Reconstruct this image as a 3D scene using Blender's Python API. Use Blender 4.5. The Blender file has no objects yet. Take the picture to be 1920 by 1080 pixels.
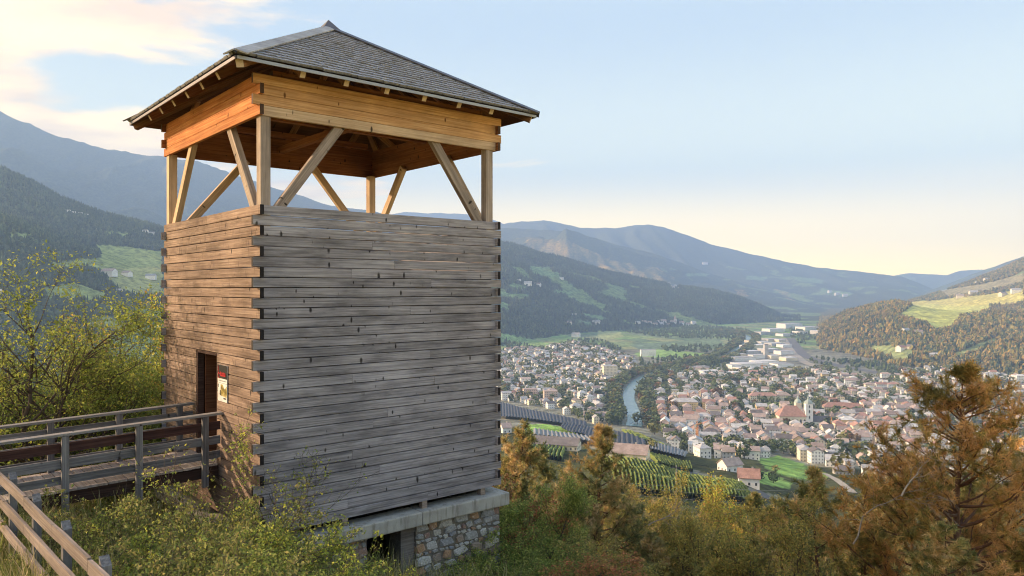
import bpy, bmesh, math, random
import numpy as np
from mathutils import Vector, Matrix, Quaternion
R_ = math.radians
scene = bpy.context.scene
COL = scene.collection
random.seed(7)
RNG = np.random.default_rng(11)

# ------------------------------------------------------------------ camera, sky, sun, exposure
F = 1410.0            # focal length in photo pixels (1920 wide)
YH = 541.0            # row of the horizon in the photo
cam_d = bpy.data.cameras.new('camera'); cam = bpy.data.objects.new('camera', cam_d); COL.objects.link(cam)
cam_d.sensor_width = 36.0; cam_d.lens = F / 1920 * 36.0; cam_d.shift_y = (YH - 540) / 1920
cam_d.clip_start = 0.05; cam_d.clip_end = 60000
cam.location = (0, 0, 0); cam.rotation_euler = (R_(90), 0, 0)
scene.camera = cam

TANG = R_(40.4)                                   # heading of the tower's weathered grey wall
RU = Vector((math.cos(TANG), math.sin(TANG), 0)); LV = Vector((-math.sin(TANG), math.cos(TANG), 0))
SUN_EL = R_(20.0)
_h = (-RU + 1.12 * LV).normalized()
SUN = Vector((_h.x * math.cos(SUN_EL), _h.y * math.cos(SUN_EL), math.sin(SUN_EL)))
SUN_AZ = math.atan2(SUN.x, SUN.y)

sun_d = bpy.data.lights.new('sun', 'SUN'); sun = bpy.data.objects.new('sun', sun_d); COL.objects.link(sun)
sun_d.energy = 5.0; sun_d.angle = R_(1.2); sun_d.color = (1.0, 0.72, 0.47)
sun.rotation_mode = 'QUATERNION'; sun.rotation_quaternion = (-SUN).to_track_quat('-Z', 'Y'); sun.location = SUN * 100

world = bpy.data.worlds.new('World'); scene.world = world; world.use_nodes = True

def build_world():
    nt = world.node_tree; N = nt.nodes; L = nt.links; N.clear()
    def nd(t, **k):
        n = N.new(t)
        for a, b in k.items(): setattr(n, a, b)
        return n
    def math_(op, a, b=None, clamp=False):
        n = nd('ShaderNodeMath', operation=op, use_clamp=clamp)
        for i, v in enumerate((a, b)):
            if v is None: continue
            if isinstance(v, (int, float)): n.inputs[i].default_value = v
            else: L.new(v, n.inputs[i])
        return n.outputs[0]
    def mix(fac, a, b):
        n = nd('ShaderNodeMix', data_type='RGBA')
        if isinstance(fac, (int, float)): n.inputs[0].default_value = fac
        else: L.new(fac, n.inputs[0])
        for i, v in ((6, a), (7, b)):
            if isinstance(v, tuple): n.inputs[i].default_value = v + (1,)
            else: L.new(v, n.inputs[i])
        return n.outputs[2]
    sky = nd('ShaderNodeTexSky', sky_type='NISHITA', sun_disc=False)
    sky.sun_elevation = SUN_EL; sky.sun_rotation = SUN_AZ % (2 * math.pi)
    sky.air_density = 1.0; sky.dust_density = 2.2; sky.ozone_density = 2.0; sky.altitude = 800
    geo = nd('ShaderNodeTexCoord'); sep = nd('ShaderNodeSeparateXYZ'); L.new(geo.outputs['Generated'], sep.inputs[0])
    x, y, z = sep.outputs
    zc = math_('MAXIMUM', z, 0.0)
    # thin evening veil: the low sky is cream all round, the high sky pale blue
    ramp = nd('ShaderNodeValToRGB'); L.new(zc, ramp.inputs[0]); e = ramp.color_ramp.elements
    ramp.color_ramp.interpolation = 'EASE'
    e[0].position = 0.0; e[0].color = VEIL_LOW + (1,)
    e[1].position = 0.62; e[1].color = (0.30, 0.50, 0.85, 1)
    for pos, c in ((0.07, VEIL_1), (0.16, VEIL_2), (0.34, VEIL_3)):
        k = e.new(pos); k.color = c + (1,)
    veil_raw = ramp.outputs[0]
    sc = nd('ShaderNodeVectorMath', operation='SCALE'); L.new(veil_raw, sc.inputs[0]); sc.inputs['Scale'].default_value = VEIL_GAIN
    veil = sc.outputs[0]
    base = mix(0.95, sky.outputs[0], veil)
    # clouds on a flat layer seen in perspective
    den = math_('ADD', zc, 0.10)
    px = math_('DIVIDE', x, den); py = math_('DIVIDE', y, den)
    comb = nd('ShaderNodeCombineXYZ'); L.new(px, comb.inputs[0]); L.new(py, comb.inputs[1])
    mp = nd('ShaderNodeMapping'); L.new(comb.outputs[0], mp.inputs[0]); mp.inputs['Scale'].default_value = (0.62, 1.05, 1); mp.inputs['Rotation'].default_value = (0, 0, R_(-24)); mp.inputs['Location'].default_value = (CLOUD_X, CLOUD_Y, 0)
    n1 = nd('ShaderNodeTexNoise'); L.new(mp.outputs[0], n1.inputs['Vector']); n1.inputs['Scale'].default_value = 1.3; n1.inputs['Detail'].default_value = 8; n1.inputs['Roughness'].default_value = 0.52; n1.inputs['Distortion'].default_value = 0.35
    n2 = nd('ShaderNodeTexNoise'); L.new(mp.outputs[0], n2.inputs['Vector']); n2.inputs['Scale'].default_value = 2.6; n2.inputs['Detail'].default_value = 5
    # more cloud towards the left (west), nearly clear to the right
    cov = math_('MULTIPLY_ADD', x, -0.58); N[-1].inputs[2].default_value = -0.222
    cov = math_('MINIMUM', cov, 0.10)
    dens = math_('ADD', n1.outputs[0], cov)
    mr = nd('ShaderNodeMapRange', interpolation_type='SMOOTHSTEP'); L.new(dens, mr.inputs[0]); mr.inputs[1].default_value = 0.462; mr.inputs[2].default_value = 0.545
    fade = nd('ShaderNodeMapRange'); L.new(z, fade.inputs[0]); fade.inputs[1].default_value = 0.02; fade.inputs[2].default_value = 0.10
    cm = math_('MULTIPLY', mr.outputs[0], fade.outputs[0])
    cm = math_('MULTIPLY', cm, 0.92)
    crp = nd('ShaderNodeValToRGB'); L.new(n2.outputs[0], crp.inputs[0]); e = crp.color_ramp.elements
    e[0].position = 0.36; e[0].color = CLOUD_DARK + (1,); e[1].position = 0.58; e[1].color = CLOUD_LIGHT + (1,)
    sc2 = nd('ShaderNodeVectorMath', operation='SCALE'); L.new(crp.outputs[0], sc2.inputs[0]); sc2.inputs['Scale'].default_value = VEIL_GAIN
    fin = mix(cm, base, sc2.outputs[0])
    bg = nd('ShaderNodeBackground'); L.new(fin, bg.inputs[0]); bg.inputs[1].default_value = 0.12
    out = nd('ShaderNodeOutputWorld'); L.new(bg.outputs[0], out.inputs[0])
VEIL_GAIN = 4.35
VEIL_LOW = (3.9, 2.7, 0.72); VEIL_1 = (2.75, 2.02, 0.80); VEIL_2 = (0.96, 1.04, 0.88); VEIL_3 = (0.52, 0.66, 0.80)
CLOUD_DARK = (1.22, 0.86, 0.56); CLOUD_LIGHT = (2.0, 1.44, 0.70)
CLOUD_X = 7.2; CLOUD_Y = 4.4
build_world()

vs = scene.view_settings
scene.display_settings.display_device = 'sRGB'
vs.view_transform = 'Standard'; vs.look = 'None'; vs.gamma = 1.0; vs.use_curve_mapping = False
vs.exposure = 1.2
scene.render.engine = 'CYCLES'
scene.cycles.use_denoising = True; scene.cycles.pixel_filter_type = 'BLACKMAN_HARRIS'; scene.cycles.filter_width = 1.05
scene.cycles.use_adaptive_sampling = True; scene.cycles.adaptive_threshold = 0.02
scene.cycles.max_bounces = 6; scene.cycles.diffuse_bounces = 3; scene.cycles.glossy_bounces = 2
scene.cycles.transmission_bounces = 2; scene.cycles.transparent_max_bounces = 6; scene.cycles.volume_bounces = 1
scene.cycles.caustics_reflective = False; scene.cycles.caustics_refractive = False

# ------------------------------------------------------------------ helpers
def link(o, parent=None):
    COL.objects.link(o)
    if parent is not None: o.parent = parent
    return o
def tag(o, label=None, cat=None, group=None, kind=None):
    if label: o['label'] = label
    if cat: o['category'] = cat
    if group: o['group'] = group
    if kind: o['kind'] = kind
    return o
def empty(name, loc, rz=0.0):
    o = bpy.data.objects.new(name, None); o.empty_display_size = 0.3
    o.location = loc; o.rotation_euler = (0, 0, rz); COL.objects.link(o); return o
def fast_mesh(name, V, quads=None, tris=None, cols=None, mats=(), mat_idx=None, smooth=False):
    V = np.asarray(V, dtype=np.float32).reshape(-1, 3)
    me = bpy.data.meshes.new(name)
    q = np.zeros((0, 4), np.int32) if quads is None else np.asarray(quads, np.int32).reshape(-1, 4)
    t = np.zeros((0, 3), np.int32) if tris is None else np.asarray(tris, np.int32).reshape(-1, 3)
    nl = q.size + t.size
    me.vertices.add(len(V)); me.vertices.foreach_set('co', V.ravel())
    me.loops.add(nl); me.loops.foreach_set('vertex_index', np.concatenate([q.ravel(), t.ravel()]).astype(np.int32))
    npoly = len(q) + len(t)
    me.polygons.add(npoly)
    starts = np.concatenate([np.arange(len(q)) * 4, q.size + np.arange(len(t)) * 3]).astype(np.int32)
    me.polygons.foreach_set('loop_start', starts)
    if mat_idx is not None: me.polygons.foreach_set('material_index', np.asarray(mat_idx, np.int32))
    if smooth: me.polygons.foreach_set('use_smooth', np.ones(npoly, bool))
    for m in mats: me.materials.append(m)
    me.update(calc_edges=True)
    if not smooth: me.shade_flat()
    if cols is not None:
        a = me.color_attributes.new('tint', 'FLOAT_COLOR', 'POINT')
        c = np.asarray(cols, np.float32)
        if c.shape[1] == 3: c = np.concatenate([c, np.ones((len(c), 1), np.float32)], 1)
        a.data.foreach_set('color', c.ravel())
    return me
class MB:
    """collects boxes, prisms and tubes into one mesh"""
    def __init__(s): s.v = []; s.f = []; s.m = []
    def face(s, pts, m=0):
        b = len(s.v); s.v += [tuple(p) for p in pts]; s.f.append(tuple(range(b, b + len(pts)))); s.m.append(m)
    def box(s, x0, x1, y0, y1, z0, z1, m=0, cap=None):
        b = len(s.v)
        s.v += [(x0,y0,z0),(x1,y0,z0),(x1,y1,z0),(x0,y1,z0),(x0,y0,z1),(x1,y0,z1),(x1,y1,z1),(x0,y1,z1)]
        fs = [(0,3,2,1),(4,5,6,7),(0,1,5,4),(1,2,6,5),(2,3,7,6),(3,0,4,7)]
        s.f += [tuple(b + i for i in f) for f in fs]
        ce = m if cap is None else cap
        s.m += [m, m, m, ce, m, ce]
    def bar(s, p0, p1, w, h, m=0, cap=None, up=(0, 0, 1)):
        """rectangular bar between two points; w across, h along 'up'"""
        p0 = Vector(p0); p1 = Vector(p1); d = (p1 - p0).normalized(); up = Vector(up)
        sx = d.cross(up).normalized(); uz = sx.cross(d).normalized()
        b = len(s.v)
        for p in (p0, p1):
            for a, c in ((-1,-1),(1,-1),(1,1),(-1,1)):
                s.v.append(tuple(p + sx * (a * w / 2) + uz * (c * h / 2)))
        fs = [(0,1,5,4),(1,2,6,5),(2,3,7,6),(3,0,4,7)]
        s.f += [tuple(b + i for i in f) for f in fs]; s.m += [m] * 4
        ce = m if cap is None else cap
        s.f += [(b+3,b+2,b+1,b), (b+4,b+5,b+6,b+7)]; s.m += [ce, ce]
    def tube(s, p0, p1, r0, r1, n=8, m=0):
        p0 = Vector(p0); p1 = Vector(p1); d = (p1 - p0).normalized()
        a = d.orthogonal().normalized(); c = d.cross(a); b = len(s.v)
        for p, r in ((p0, r0), (p1, r1)):
            for i in range(n):
                t = 2 * math.pi * i / n
                s.v.append(tuple(p + a * (math.cos(t) * r) + c * (math.sin(t) * r)))
        for i in range(n):
            j = (i + 1) % n; s.f.append((b+i, b+j, b+n+j, b+n+i)); s.m.append(m)
        s.f.append(tuple(b + n + i for i in range(n))); s.m.append(m)
        s.f.append(tuple(b + n - 1 - i for i in range(n))); s.m.append(m)
    def mesh(s, name, mats):
        me = bpy.data.meshes.new(name); me.from_pydata(s.v, [], s.f)
        for mm in mats: me.materials.append(mm)
        if len(mats) > 1: me.polygons.foreach_set('material_index', s.m)
        me.update(); return me
    def build(s, name, mats, parent=None, loc=(0, 0, 0), rz=0.0):
        if not isinstance(mats, (list, tuple)): mats = [mats]
        o = bpy.data.objects.new(name, s.mesh(name, mats)); o.location = loc; o.rotation_euler = (0, 0, rz)
        return link(o, parent)
def inst(name, me, parent=None, loc=(0, 0, 0), rot=(0, 0, 0), scale=(1, 1, 1)):
    o = bpy.data.objects.new(name, me); o.location = loc; o.rotation_euler = rot; o.scale = scale
    return link(o, parent)

# ------------------------------------------------------------------ materials
class NT:
    def __init__(s, name):
        s.m = bpy.data.materials.new(name); s.m.use_nodes = True; s.nt = s.m.node_tree; s.N = s.nt.nodes; s.L = s.nt.links
        s.b = s.N['Principled BSDF']; s.b.inputs['Roughness'].default_value = 0.85; s.b.inputs['Specular IOR Level'].default_value = 0.25
    def n(s, t, **k):
        x = s.N.new(t)
        for a, b in k.items(): setattr(x, a, b)
        return x
    def put(s, sock, v):
        if isinstance(v, (int, float)): sock.default_value = v
        elif isinstance(v, tuple): sock.default_value = v + (1,) if len(v) == 3 and len(sock.default_value) == 4 else v
        else: s.L.new(v, sock)
    def math(s, op, a, b=None, c=None, clamp=False):
        x = s.n('ShaderNodeMath', operation=op, use_clamp=clamp)
        for i, v in enumerate((a, b, c)):
            if v is not None: s.put(x.inputs[i], v)
        return x.outputs[0]
    def mix(s, fac, a, b, blend='MIX'):
        x = s.n('ShaderNodeMix', data_type='RGBA', blend_type=blend)
        s.put(x.inputs[0], fac); s.put(x.inputs[6], a); s.put(x.inputs[7], b); return x.outputs[2]
    def coord(s, kind='Object'): return s.n('ShaderNodeTexCoord').outputs[kind]
    def pos(s): return s.n('ShaderNodeNewGeometry').outputs['Position']
    def rand(s): return s.n('ShaderNodeObjectInfo').outputs['Random']
    def attr(s, name='tint'): return s.n('ShaderNodeVertexColor', layer_name=name).outputs[0]
    def mapv(s, v, scale=(1, 1, 1), loc=None, rot=None):
        x = s.n('ShaderNodeMapping'); s.L.new(v, x.inputs[0]); x.inputs['Scale'].default_value = scale
        if loc is not None: s.put(x.inputs['Location'], loc)
        if rot: x.inputs['Rotation'].default_value = rot
        return x.outputs[0]
    def offs(s, v, r, k=40.0):
        c = s.n('ShaderNodeCombineXYZ'); a = s.math('MULTIPLY', r, k)
        for i in range(3): s.L.new(a, c.inputs[i])
        x = s.n('ShaderNodeVectorMath', operation='ADD'); s.L.new(v, x.inputs[0]); s.L.new(c.outputs[0], x.inputs[1]); return x.outputs[0]
    def noise(s, v, scale, detail=3, rough=0.5, dist=0.0):
        x = s.n('ShaderNodeTexNoise'); s.L.new(v, x.inputs['Vector']); x.inputs['Scale'].default_value = scale
        x.inputs['Detail'].default_value = detail; x.inputs['Roughness'].default_value = rough; x.inputs['Distortion'].default_value = dist
        return x.outputs[0]
    def voro(s, v, scale, feat='F1', rnd=1.0, out='Distance'):
        x = s.n('ShaderNodeTexVoronoi', feature=feat); s.L.new(v, x.inputs['Vector']); x.inputs['Scale'].default_value = scale
        x.inputs['Randomness'].default_value = rnd; return x.outputs[out]
    def range(s, v, a, b, c=0.0, d=1.0, smooth=True):
        x = s.n('ShaderNodeMapRange', interpolation_type='SMOOTHSTEP' if smooth else 'LINEAR'); s.L.new(v, x.inputs[0])
        for i, k in enumerate((a, b, c, d)): x.inputs[i + 1].default_value = k
        return x.outputs[0]
    def ramp(s, v, stops, interp='LINEAR'):
        x = s.n('ShaderNodeValToRGB'); s.L.new(v, x.inputs[0]); e = x.color_ramp.elements; x.color_ramp.interpolation = interp
        e[0].position, e[0].color = stops[0][0], stops[0][1] + (1,); e[1].position, e[1].color = stops[-1][0], stops[-1][1] + (1,)
        for p, c in stops[1:-1]: k = e.new(p); k.color = c + (1,)
        return x.outputs[0]
    def bump(s, h, strength=0.3, dist=0.02):
        x = s.n('ShaderNodeBump'); s.L.new(h, x.inputs['Height']); x.inputs['Strength'].default_value = strength; x.inputs['Distance'].default_value = dist
        s.L.new(x.outputs[0], s.b.inputs['Normal']); return x
    def color(s, c): s.put(s.b.inputs['Base Color'], c)
    def scale(s, c, f):
        x = s.n('ShaderNodeVectorMath', operation='SCALE'); s.put(x.inputs[0], c); s.put(x.inputs['Scale'], f); return x.outputs[0]

def plain(name, c, rough=0.8, var=0.18, scale=3.0, metal=0.0):
    t = NT(name); v = t.offs(t.coord(), t.rand())
    f = t.noise(v, scale, 4, 0.6); k = t.range(f, 0.25, 0.75, 1 - var, 1 + var, False)
    r = t.range(t.rand(), 0, 1, 1 - var * 0.6, 1 + var * 0.6, False)
    t.color(t.scale(t.scale(c, k), r)); t.b.inputs['Roughness'].default_value = rough; t.b.inputs['Metallic'].default_value = metal
    t.bump(f, 0.15, 0.01); return t.m

def wood(name, dark, mid, light, grain=1.0, stain=0.5, knots=True, rough=0.88, vcol=(0.02, 0.015, 0.012), var=0.22, crack=0.0):
    """sawn timber, length along local X"""
    t = NT(name); r = t.rand(); v = t.offs(t.coord(), r, 37.0)
    g1 = t.noise(t.mapv(v, (0.55, 14, 26)), 1.6 * grain, 5, 0.6, 0.12)
    g2 = t.noise(t.mapv(v, (2.0, 40, 75)), 1.5 * grain, 3, 0.6, 0.2)
    col = t.ramp(g1, [(0.28, dark), (0.5, mid), (0.72, light)])
    col = t.mix(t.range(g2, 0.42, 0.72, 0, 0.30), col, dark)
    p = t.noise(t.mapv(v, (0.9, 1.0, 4.5)), 1.5, 5, 0.62)
    col = t.mix(t.range(p, 0.42, 0.72, 0, stain), col, tuple(c * 0.55 for c in dark))
    col = t.mix(t.range(p, 0.18, 0.42, 0.35, 0.0), col, light)
    h = t.math('ADD', t.math('MULTIPLY', g1, 0.6), t.math('MULTIPLY', g2, 0.4))
    if knots:
        kv = t.mapv(v, (6.0, 1.0, 2.6)); d = t.voro(kv, 1.15)
        sel = t.range(t.noise(kv, 0.7, 1), 0.46, 0.50, 0, 1)
        dd = t.math('MULTIPLY', d, t.range(t.noise(kv, 1.7, 0), 0.3, 0.7, 0.7, 2.0, False)); km = t.math('MULTIPLY', t.range(dd, 0.08, 0.20, 1, 0), sel)
        col = t.mix(t.math('MULTIPLY', km, 0.92), col, vcol)
    if crack > 0:
        cr = t.noise(t.mapv(v, (9.0, 3.0, 1.3)), 1.5, 4, 0.75, 1.2)
        col = t.mix(t.range(cr, 0.60, 0.70, 0, crack), col, tuple(c * 0.45 for c in dark))
        h = t.math('SUBTRACT', h, t.range(cr, 0.60, 0.70, 0, 0.5))
    tone = t.math('MULTIPLY', t.range(r, 0, 1, 1 - var, 1 + var, False), t.range(t.noise(t.pos(), 0.75, 4, 0.6), 0.32, 0.66, 0.80, 1.14, False))
    t.color(t.scale(col, tone)); t.b.inputs['Roughness'].default_value = rough; t.b.inputs['Specular IOR Level'].default_value = 0.2
    t.bump(h, 0.45, 0.012); return t.m

M = {}
M['grey_wood'] = wood('weathered_grey_wood', (0.170, 0.152, 0.155), (0.345, 0.315, 0.320), (0.50, 0.465, 0.465), stain=0.62, var=0.13)
M['brown_wood'] = wood('sunlit_brown_wood', (0.14, 0.092, 0.068), (0.28, 0.198, 0.15), (0.42, 0.315, 0.245), stain=0.6, crack=0.95, var=0.14)  # same wood as the grey wall, warm sunlight put into the brown
M['larch'] = wood('orange_larch', (0.35, 0.115, 0.038), (0.52, 0.20, 0.066), (0.64, 0.33, 0.135), stain=0.30, var=0.10, vcol=(0.10, 0.03, 0.012))
M['honey_larch'] = wood('honey_larch', (0.40, 0.20, 0.085), (0.60, 0.345, 0.165), (0.74, 0.50, 0.29), stain=0.35, var=0.10, vcol=(0.12, 0.045, 0.02))  # same larch, the sky-lit side's paler tone put into the colour
M['pale_larch'] = wood('pale_larch', (0.42, 0.28, 0.18), (0.60, 0.43, 0.28), (0.72, 0.56, 0.39), stain=0.28, var=0.08)
M['post_wood'] = wood('silvered_post_wood', (0.20, 0.15, 0.115), (0.36, 0.285, 0.23), (0.50, 0.41, 0.34), stain=0.4, var=0.12)
M['dark_wood'] = wood('dark_stained_wood', (0.030, 0.018, 0.014), (0.065, 0.035, 0.026), (0.11, 0.065, 0.05), stain=0.3, knots=False)
M['rail_wood'] = wood('grey_rail_wood', (0.09, 0.085, 0.085), (0.165, 0.157, 0.155), (0.28, 0.265, 0.25), stain=0.45)
M['plank_wood'] = wood('worn_plank_wood', (0.24, 0.19, 0.155), (0.42, 0.34, 0.285), (0.56, 0.48, 0.41), stain=0.4)
M['handrail'] = wood('silvered_handrail_wood', (0.17, 0.155, 0.145), (0.28, 0.26, 0.245), (0.40, 0.375, 0.355), stain=0.4)
M['end_grain'] = plain('charred_end_grain', (0.020, 0.016, 0.016), 0.8, 0.3, 20)
M['larch_end'] = plain('larch_end_grain', (0.09, 0.05, 0.032), 0.8, 0.3, 20)
M['pale_end'] = plain('pale_end_grain', (0.58, 0.46, 0.35), 0.8, 0.2, 20)
M['inner'] = plain('dark_gap_lining', (0.045, 0.028, 0.02), 0.9)
M['metal_edge'] = plain('zinc_edge', (0.30, 0.31, 0.33), 0.45, 0.1, 5, 0.4)
M['metal_dark'] = plain('dark_zinc', (0.12, 0.11, 0.115), 0.5, 0.15, 5, 0.3)
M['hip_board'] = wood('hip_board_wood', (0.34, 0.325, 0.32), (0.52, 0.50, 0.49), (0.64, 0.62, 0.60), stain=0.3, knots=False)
def concrete():
    t = NT('cast_concrete'); v = t.pos(); a = t.noise(v, 2.2, 5, 0.6); b = t.noise(t.mapv(v, (6, 6, 0.8)), 2.0, 4, 0.6)
    c = t.ramp(a, [(0.3, (0.31, 0.29, 0.25)), (0.7, (0.48, 0.455, 0.40))]); c = t.mix(t.range(b, 0.48, 0.70, 0, 0.75), c, (0.20, 0.18, 0.145))
    p = t.voro(v, 45); c = t.mix(t.range(p, 0.08, 0.16, 0.35, 0), c, (0.18, 0.165, 0.14)); t.color(c); t.bump(t.math('ADD', a, t.noise(v, 40, 3)), 0.3, 0.01); return t.m
M['concrete'] = concrete()
def stone():
    t = NT('field_stone'); r = t.rand(); v = t.offs(t.coord(), r, 60); a = t.noise(v, 7, 5, 0.65, 0.8)
    hue = t.ramp(r, [(0.0, (0.46, 0.44, 0.41)), (0.22, (0.58, 0.54, 0.47)), (0.40, (0.40, 0.31, 0.24)), (0.52, (0.50, 0.30, 0.17)), (0.62, (0.36, 0.355, 0.36)), (0.8, (0.66, 0.62, 0.56)), (0.92, (0.38, 0.24, 0.19)), (1.0, (0.48, 0.45, 0.41))], 'CONSTANT')
    c = t.mix(t.range(a, 0.35, 0.7, 0.0, 0.6), hue, (0.12, 0.105, 0.09)); c = t.mix(t.range(t.noise(v, 3, 3), 0.58, 0.72, 0, 0.6), c, (0.52, 0.50, 0.46))
    t.color(c); t.bump(a, 0.6, 0.03); return t.m
M['stone'] = stone()
M['mortar'] = plain('dark_mortar', (0.15, 0.13, 0.105), 0.95, 0.4, 12)
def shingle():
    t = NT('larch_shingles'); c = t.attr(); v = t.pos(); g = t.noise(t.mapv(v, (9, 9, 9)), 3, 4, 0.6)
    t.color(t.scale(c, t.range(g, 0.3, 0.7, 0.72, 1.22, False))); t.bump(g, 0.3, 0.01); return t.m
M['shingle'] = shingle()
M['black_paint'] = plain('black_panel', (0.012, 0.011, 0.012), 0.5, 0.1)
M['white_paint'] = plain('white_panel', (0.72, 0.70, 0.66), 0.5, 0.05)
M['red_paint'] = plain('red_print', (0.55, 0.03, 0.035), 0.5, 0.1)

# ------------------------------------------------------------------ terrain: one height field from the lookout down to the valley and up the mountains
def _hash(ix, iy, seed):
    h = (ix.astype(np.int64) * 374761393 + iy.astype(np.int64) * 668265263 + seed * 1442695041) & 0x7fffffff
    h = ((h ^ (h >> 13)) * 1274126177) & 0x7fffffff
    return ((h ^ (h >> 16)) & 0xffff) / 65535.0
def vnoise(x, y, seed=0):
    ix = np.floor(x); iy = np.floor(y); fx = x - ix; fy = y - iy
    fx = fx * fx * (3 - 2 * fx); fy = fy * fy * (3 - 2 * fy)
    a = _hash(ix, iy, seed); b = _hash(ix + 1, iy, seed); c = _hash(ix, iy + 1, seed); d = _hash(ix + 1, iy + 1, seed)
    return (a + (b - a) * fx) * (1 - fy) + (c + (d - c) * fx) * fy
def fbm(x, y, oct=5, seed=0, gain=0.5):
    s = 0; a = 1; t = 0
    for i in range(oct):
        s = s + a * (vnoise(x, y, seed + i) - 0.5); t += a; a *= gain; x = x * 2.03 + 17.1; y = y * 2.03 + 5.7
    return s / t * 2
def sstep(a, b, x):
    t = np.clip((x - a) / (b - a), 0, 1); return t * t * (3 - 2 * t)
VALLEY = -170.0
NEAR_PTS = np.array([(0,0,-1.75),(-3,3,-2.5),(3,3,-2.6),(-5.5,6.5,-3.35),(-8.5,9.3,-3.4),(-11,11,-3.5),(-4,8.6,-3.75),(-2.8,10,-4.3),(-6,11,-3.9),(-5.8,12.6,-4.15),
    (-4.2,11.6,-4.6),(-2,12,-5.4),(0,13.5,-6.0),(2,14,-6.7),(4,10,-6.0),(0,6,-3.8),(3,8,-5.0),(6,16,-8.5),(12,20,-11.5),(0,20,-8.5),(0,30,-12.5),(12,35,-17),(25,35,-20),
    (-9,15,-4.6),(-9,20,-6.5),(-14,20,-6.5),(-20,25,-9),(-15,35,-14),(-30,40,-18),(20,25,-14),(0,45,-18),(-12,14,-4.0),(0,-10,-1.0),(-10,-5,-2.5),(10,-5,-3),(15,8,-7.5),
    (-15,5,-3),(0,60,-24),(30,60,-29),(-30,60,-27),(25,10,-11),(-30,10,-5),(-60,60,-30),(60,60,-34),(0,-60,6),(-60,-40,2),(60,-40,-2),(60,10,-20),(-60,10,-8),(0,90,-36),(90,90,-44),(-90,90,-44)], float)
def _rbf():
    P = NEAR_PTS[:, :2]; n = len(P)
    D = np.sqrt(((P[:, None] - P[None]) ** 2).sum(-1) + 2.0)
    A = np.zeros((n + 3, n + 3)); A[:n, :n] = D; A[:n, n] = 1; A[:n, n+1:] = P; A[n, :n] = 1; A[n+1:, :n] = P.T
    return np.linalg.solve(A, np.concatenate([NEAR_PTS[:, 2], [0, 0, 0]]))
_RB = _rbf()
def znear(X, Y):
    sh = np.shape(X); x = np.ravel(X); y = np.ravel(Y); out = np.full(x.shape, _RB[-3]) + _RB[-2] * x + _RB[-1] * y
    for (px, py), w in zip(NEAR_PTS[:, :2], _RB[:len(NEAR_PTS)]): out += w * np.sqrt((x - px) ** 2 + (y - py) ** 2 + 2.0)
    return out.reshape(sh)
# slope below the lookout: depth rows against photo columns
_SY = np.array([30, 60, 100, 170, 270, 400, 550, 700, 850, 1000, 1150, 30000.])
_SX = np.array([-3000, -400, 300, 950, 1150, 1350, 1560, 1920, 2600, 5000.])
_ST = np.array([
 [-12,-24,-40,-62,-88,-112,-136,-155,-165,-170,-170,-170],
 [-12,-24,-40,-62,-88,-112,-136,-155,-165,-170,-170,-170],
 [-12,-24,-39,-58,-80,-100,-122,-142,-160,-168,-170,-170],
 [-12.5,-24,-36,-54,-70,-86,-106,-126,-147,-164,-170,-170],
 [-13,-25,-38,-54,-67,-88,-111,-134,-156,-168,-170,-170],
 [-14,-27,-41,-58,-74,-99,-126,-152,-167,-170,-170,-170],
 [-15,-28,-44,-66,-95,-117,-140,-158,-168,-170,-170,-170],
 [-16,-30,-48,-74,-102,-128,-148,-162,-170,-170,-170,-170],
 [-16,-30,-50,-78,-106,-132,-152,-164,-170,-170,-170,-170],
 [-16,-30,-50,-78,-106,-132,-152,-164,-170,-170,-170,-170]], float)
def zslope(px, Y):
    ci = np.clip(np.searchsorted(_SX, px) - 1, 0, len(_SX) - 2); ct = np.clip((px - _SX[ci]) / (_SX[ci+1] - _SX[ci]), 0, 1); ct = ct * ct * (3 - 2 * ct)
    lY = np.log(np.clip(Y, 30, 30000)); ls = np.log(_SY)
    ri = np.clip(np.searchsorted(ls, lY) - 1, 0, len(ls) - 2); rt = (lY - ls[ri]) / (ls[ri+1] - ls[ri])
    a = _ST[ci, ri] * (1 - rt) + _ST[ci, ri+1] * rt; b = _ST[ci+1, ri] * (1 - rt) + _ST[ci+1, ri+1] * rt
    return a * (1 - ct) + b * ct
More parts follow.
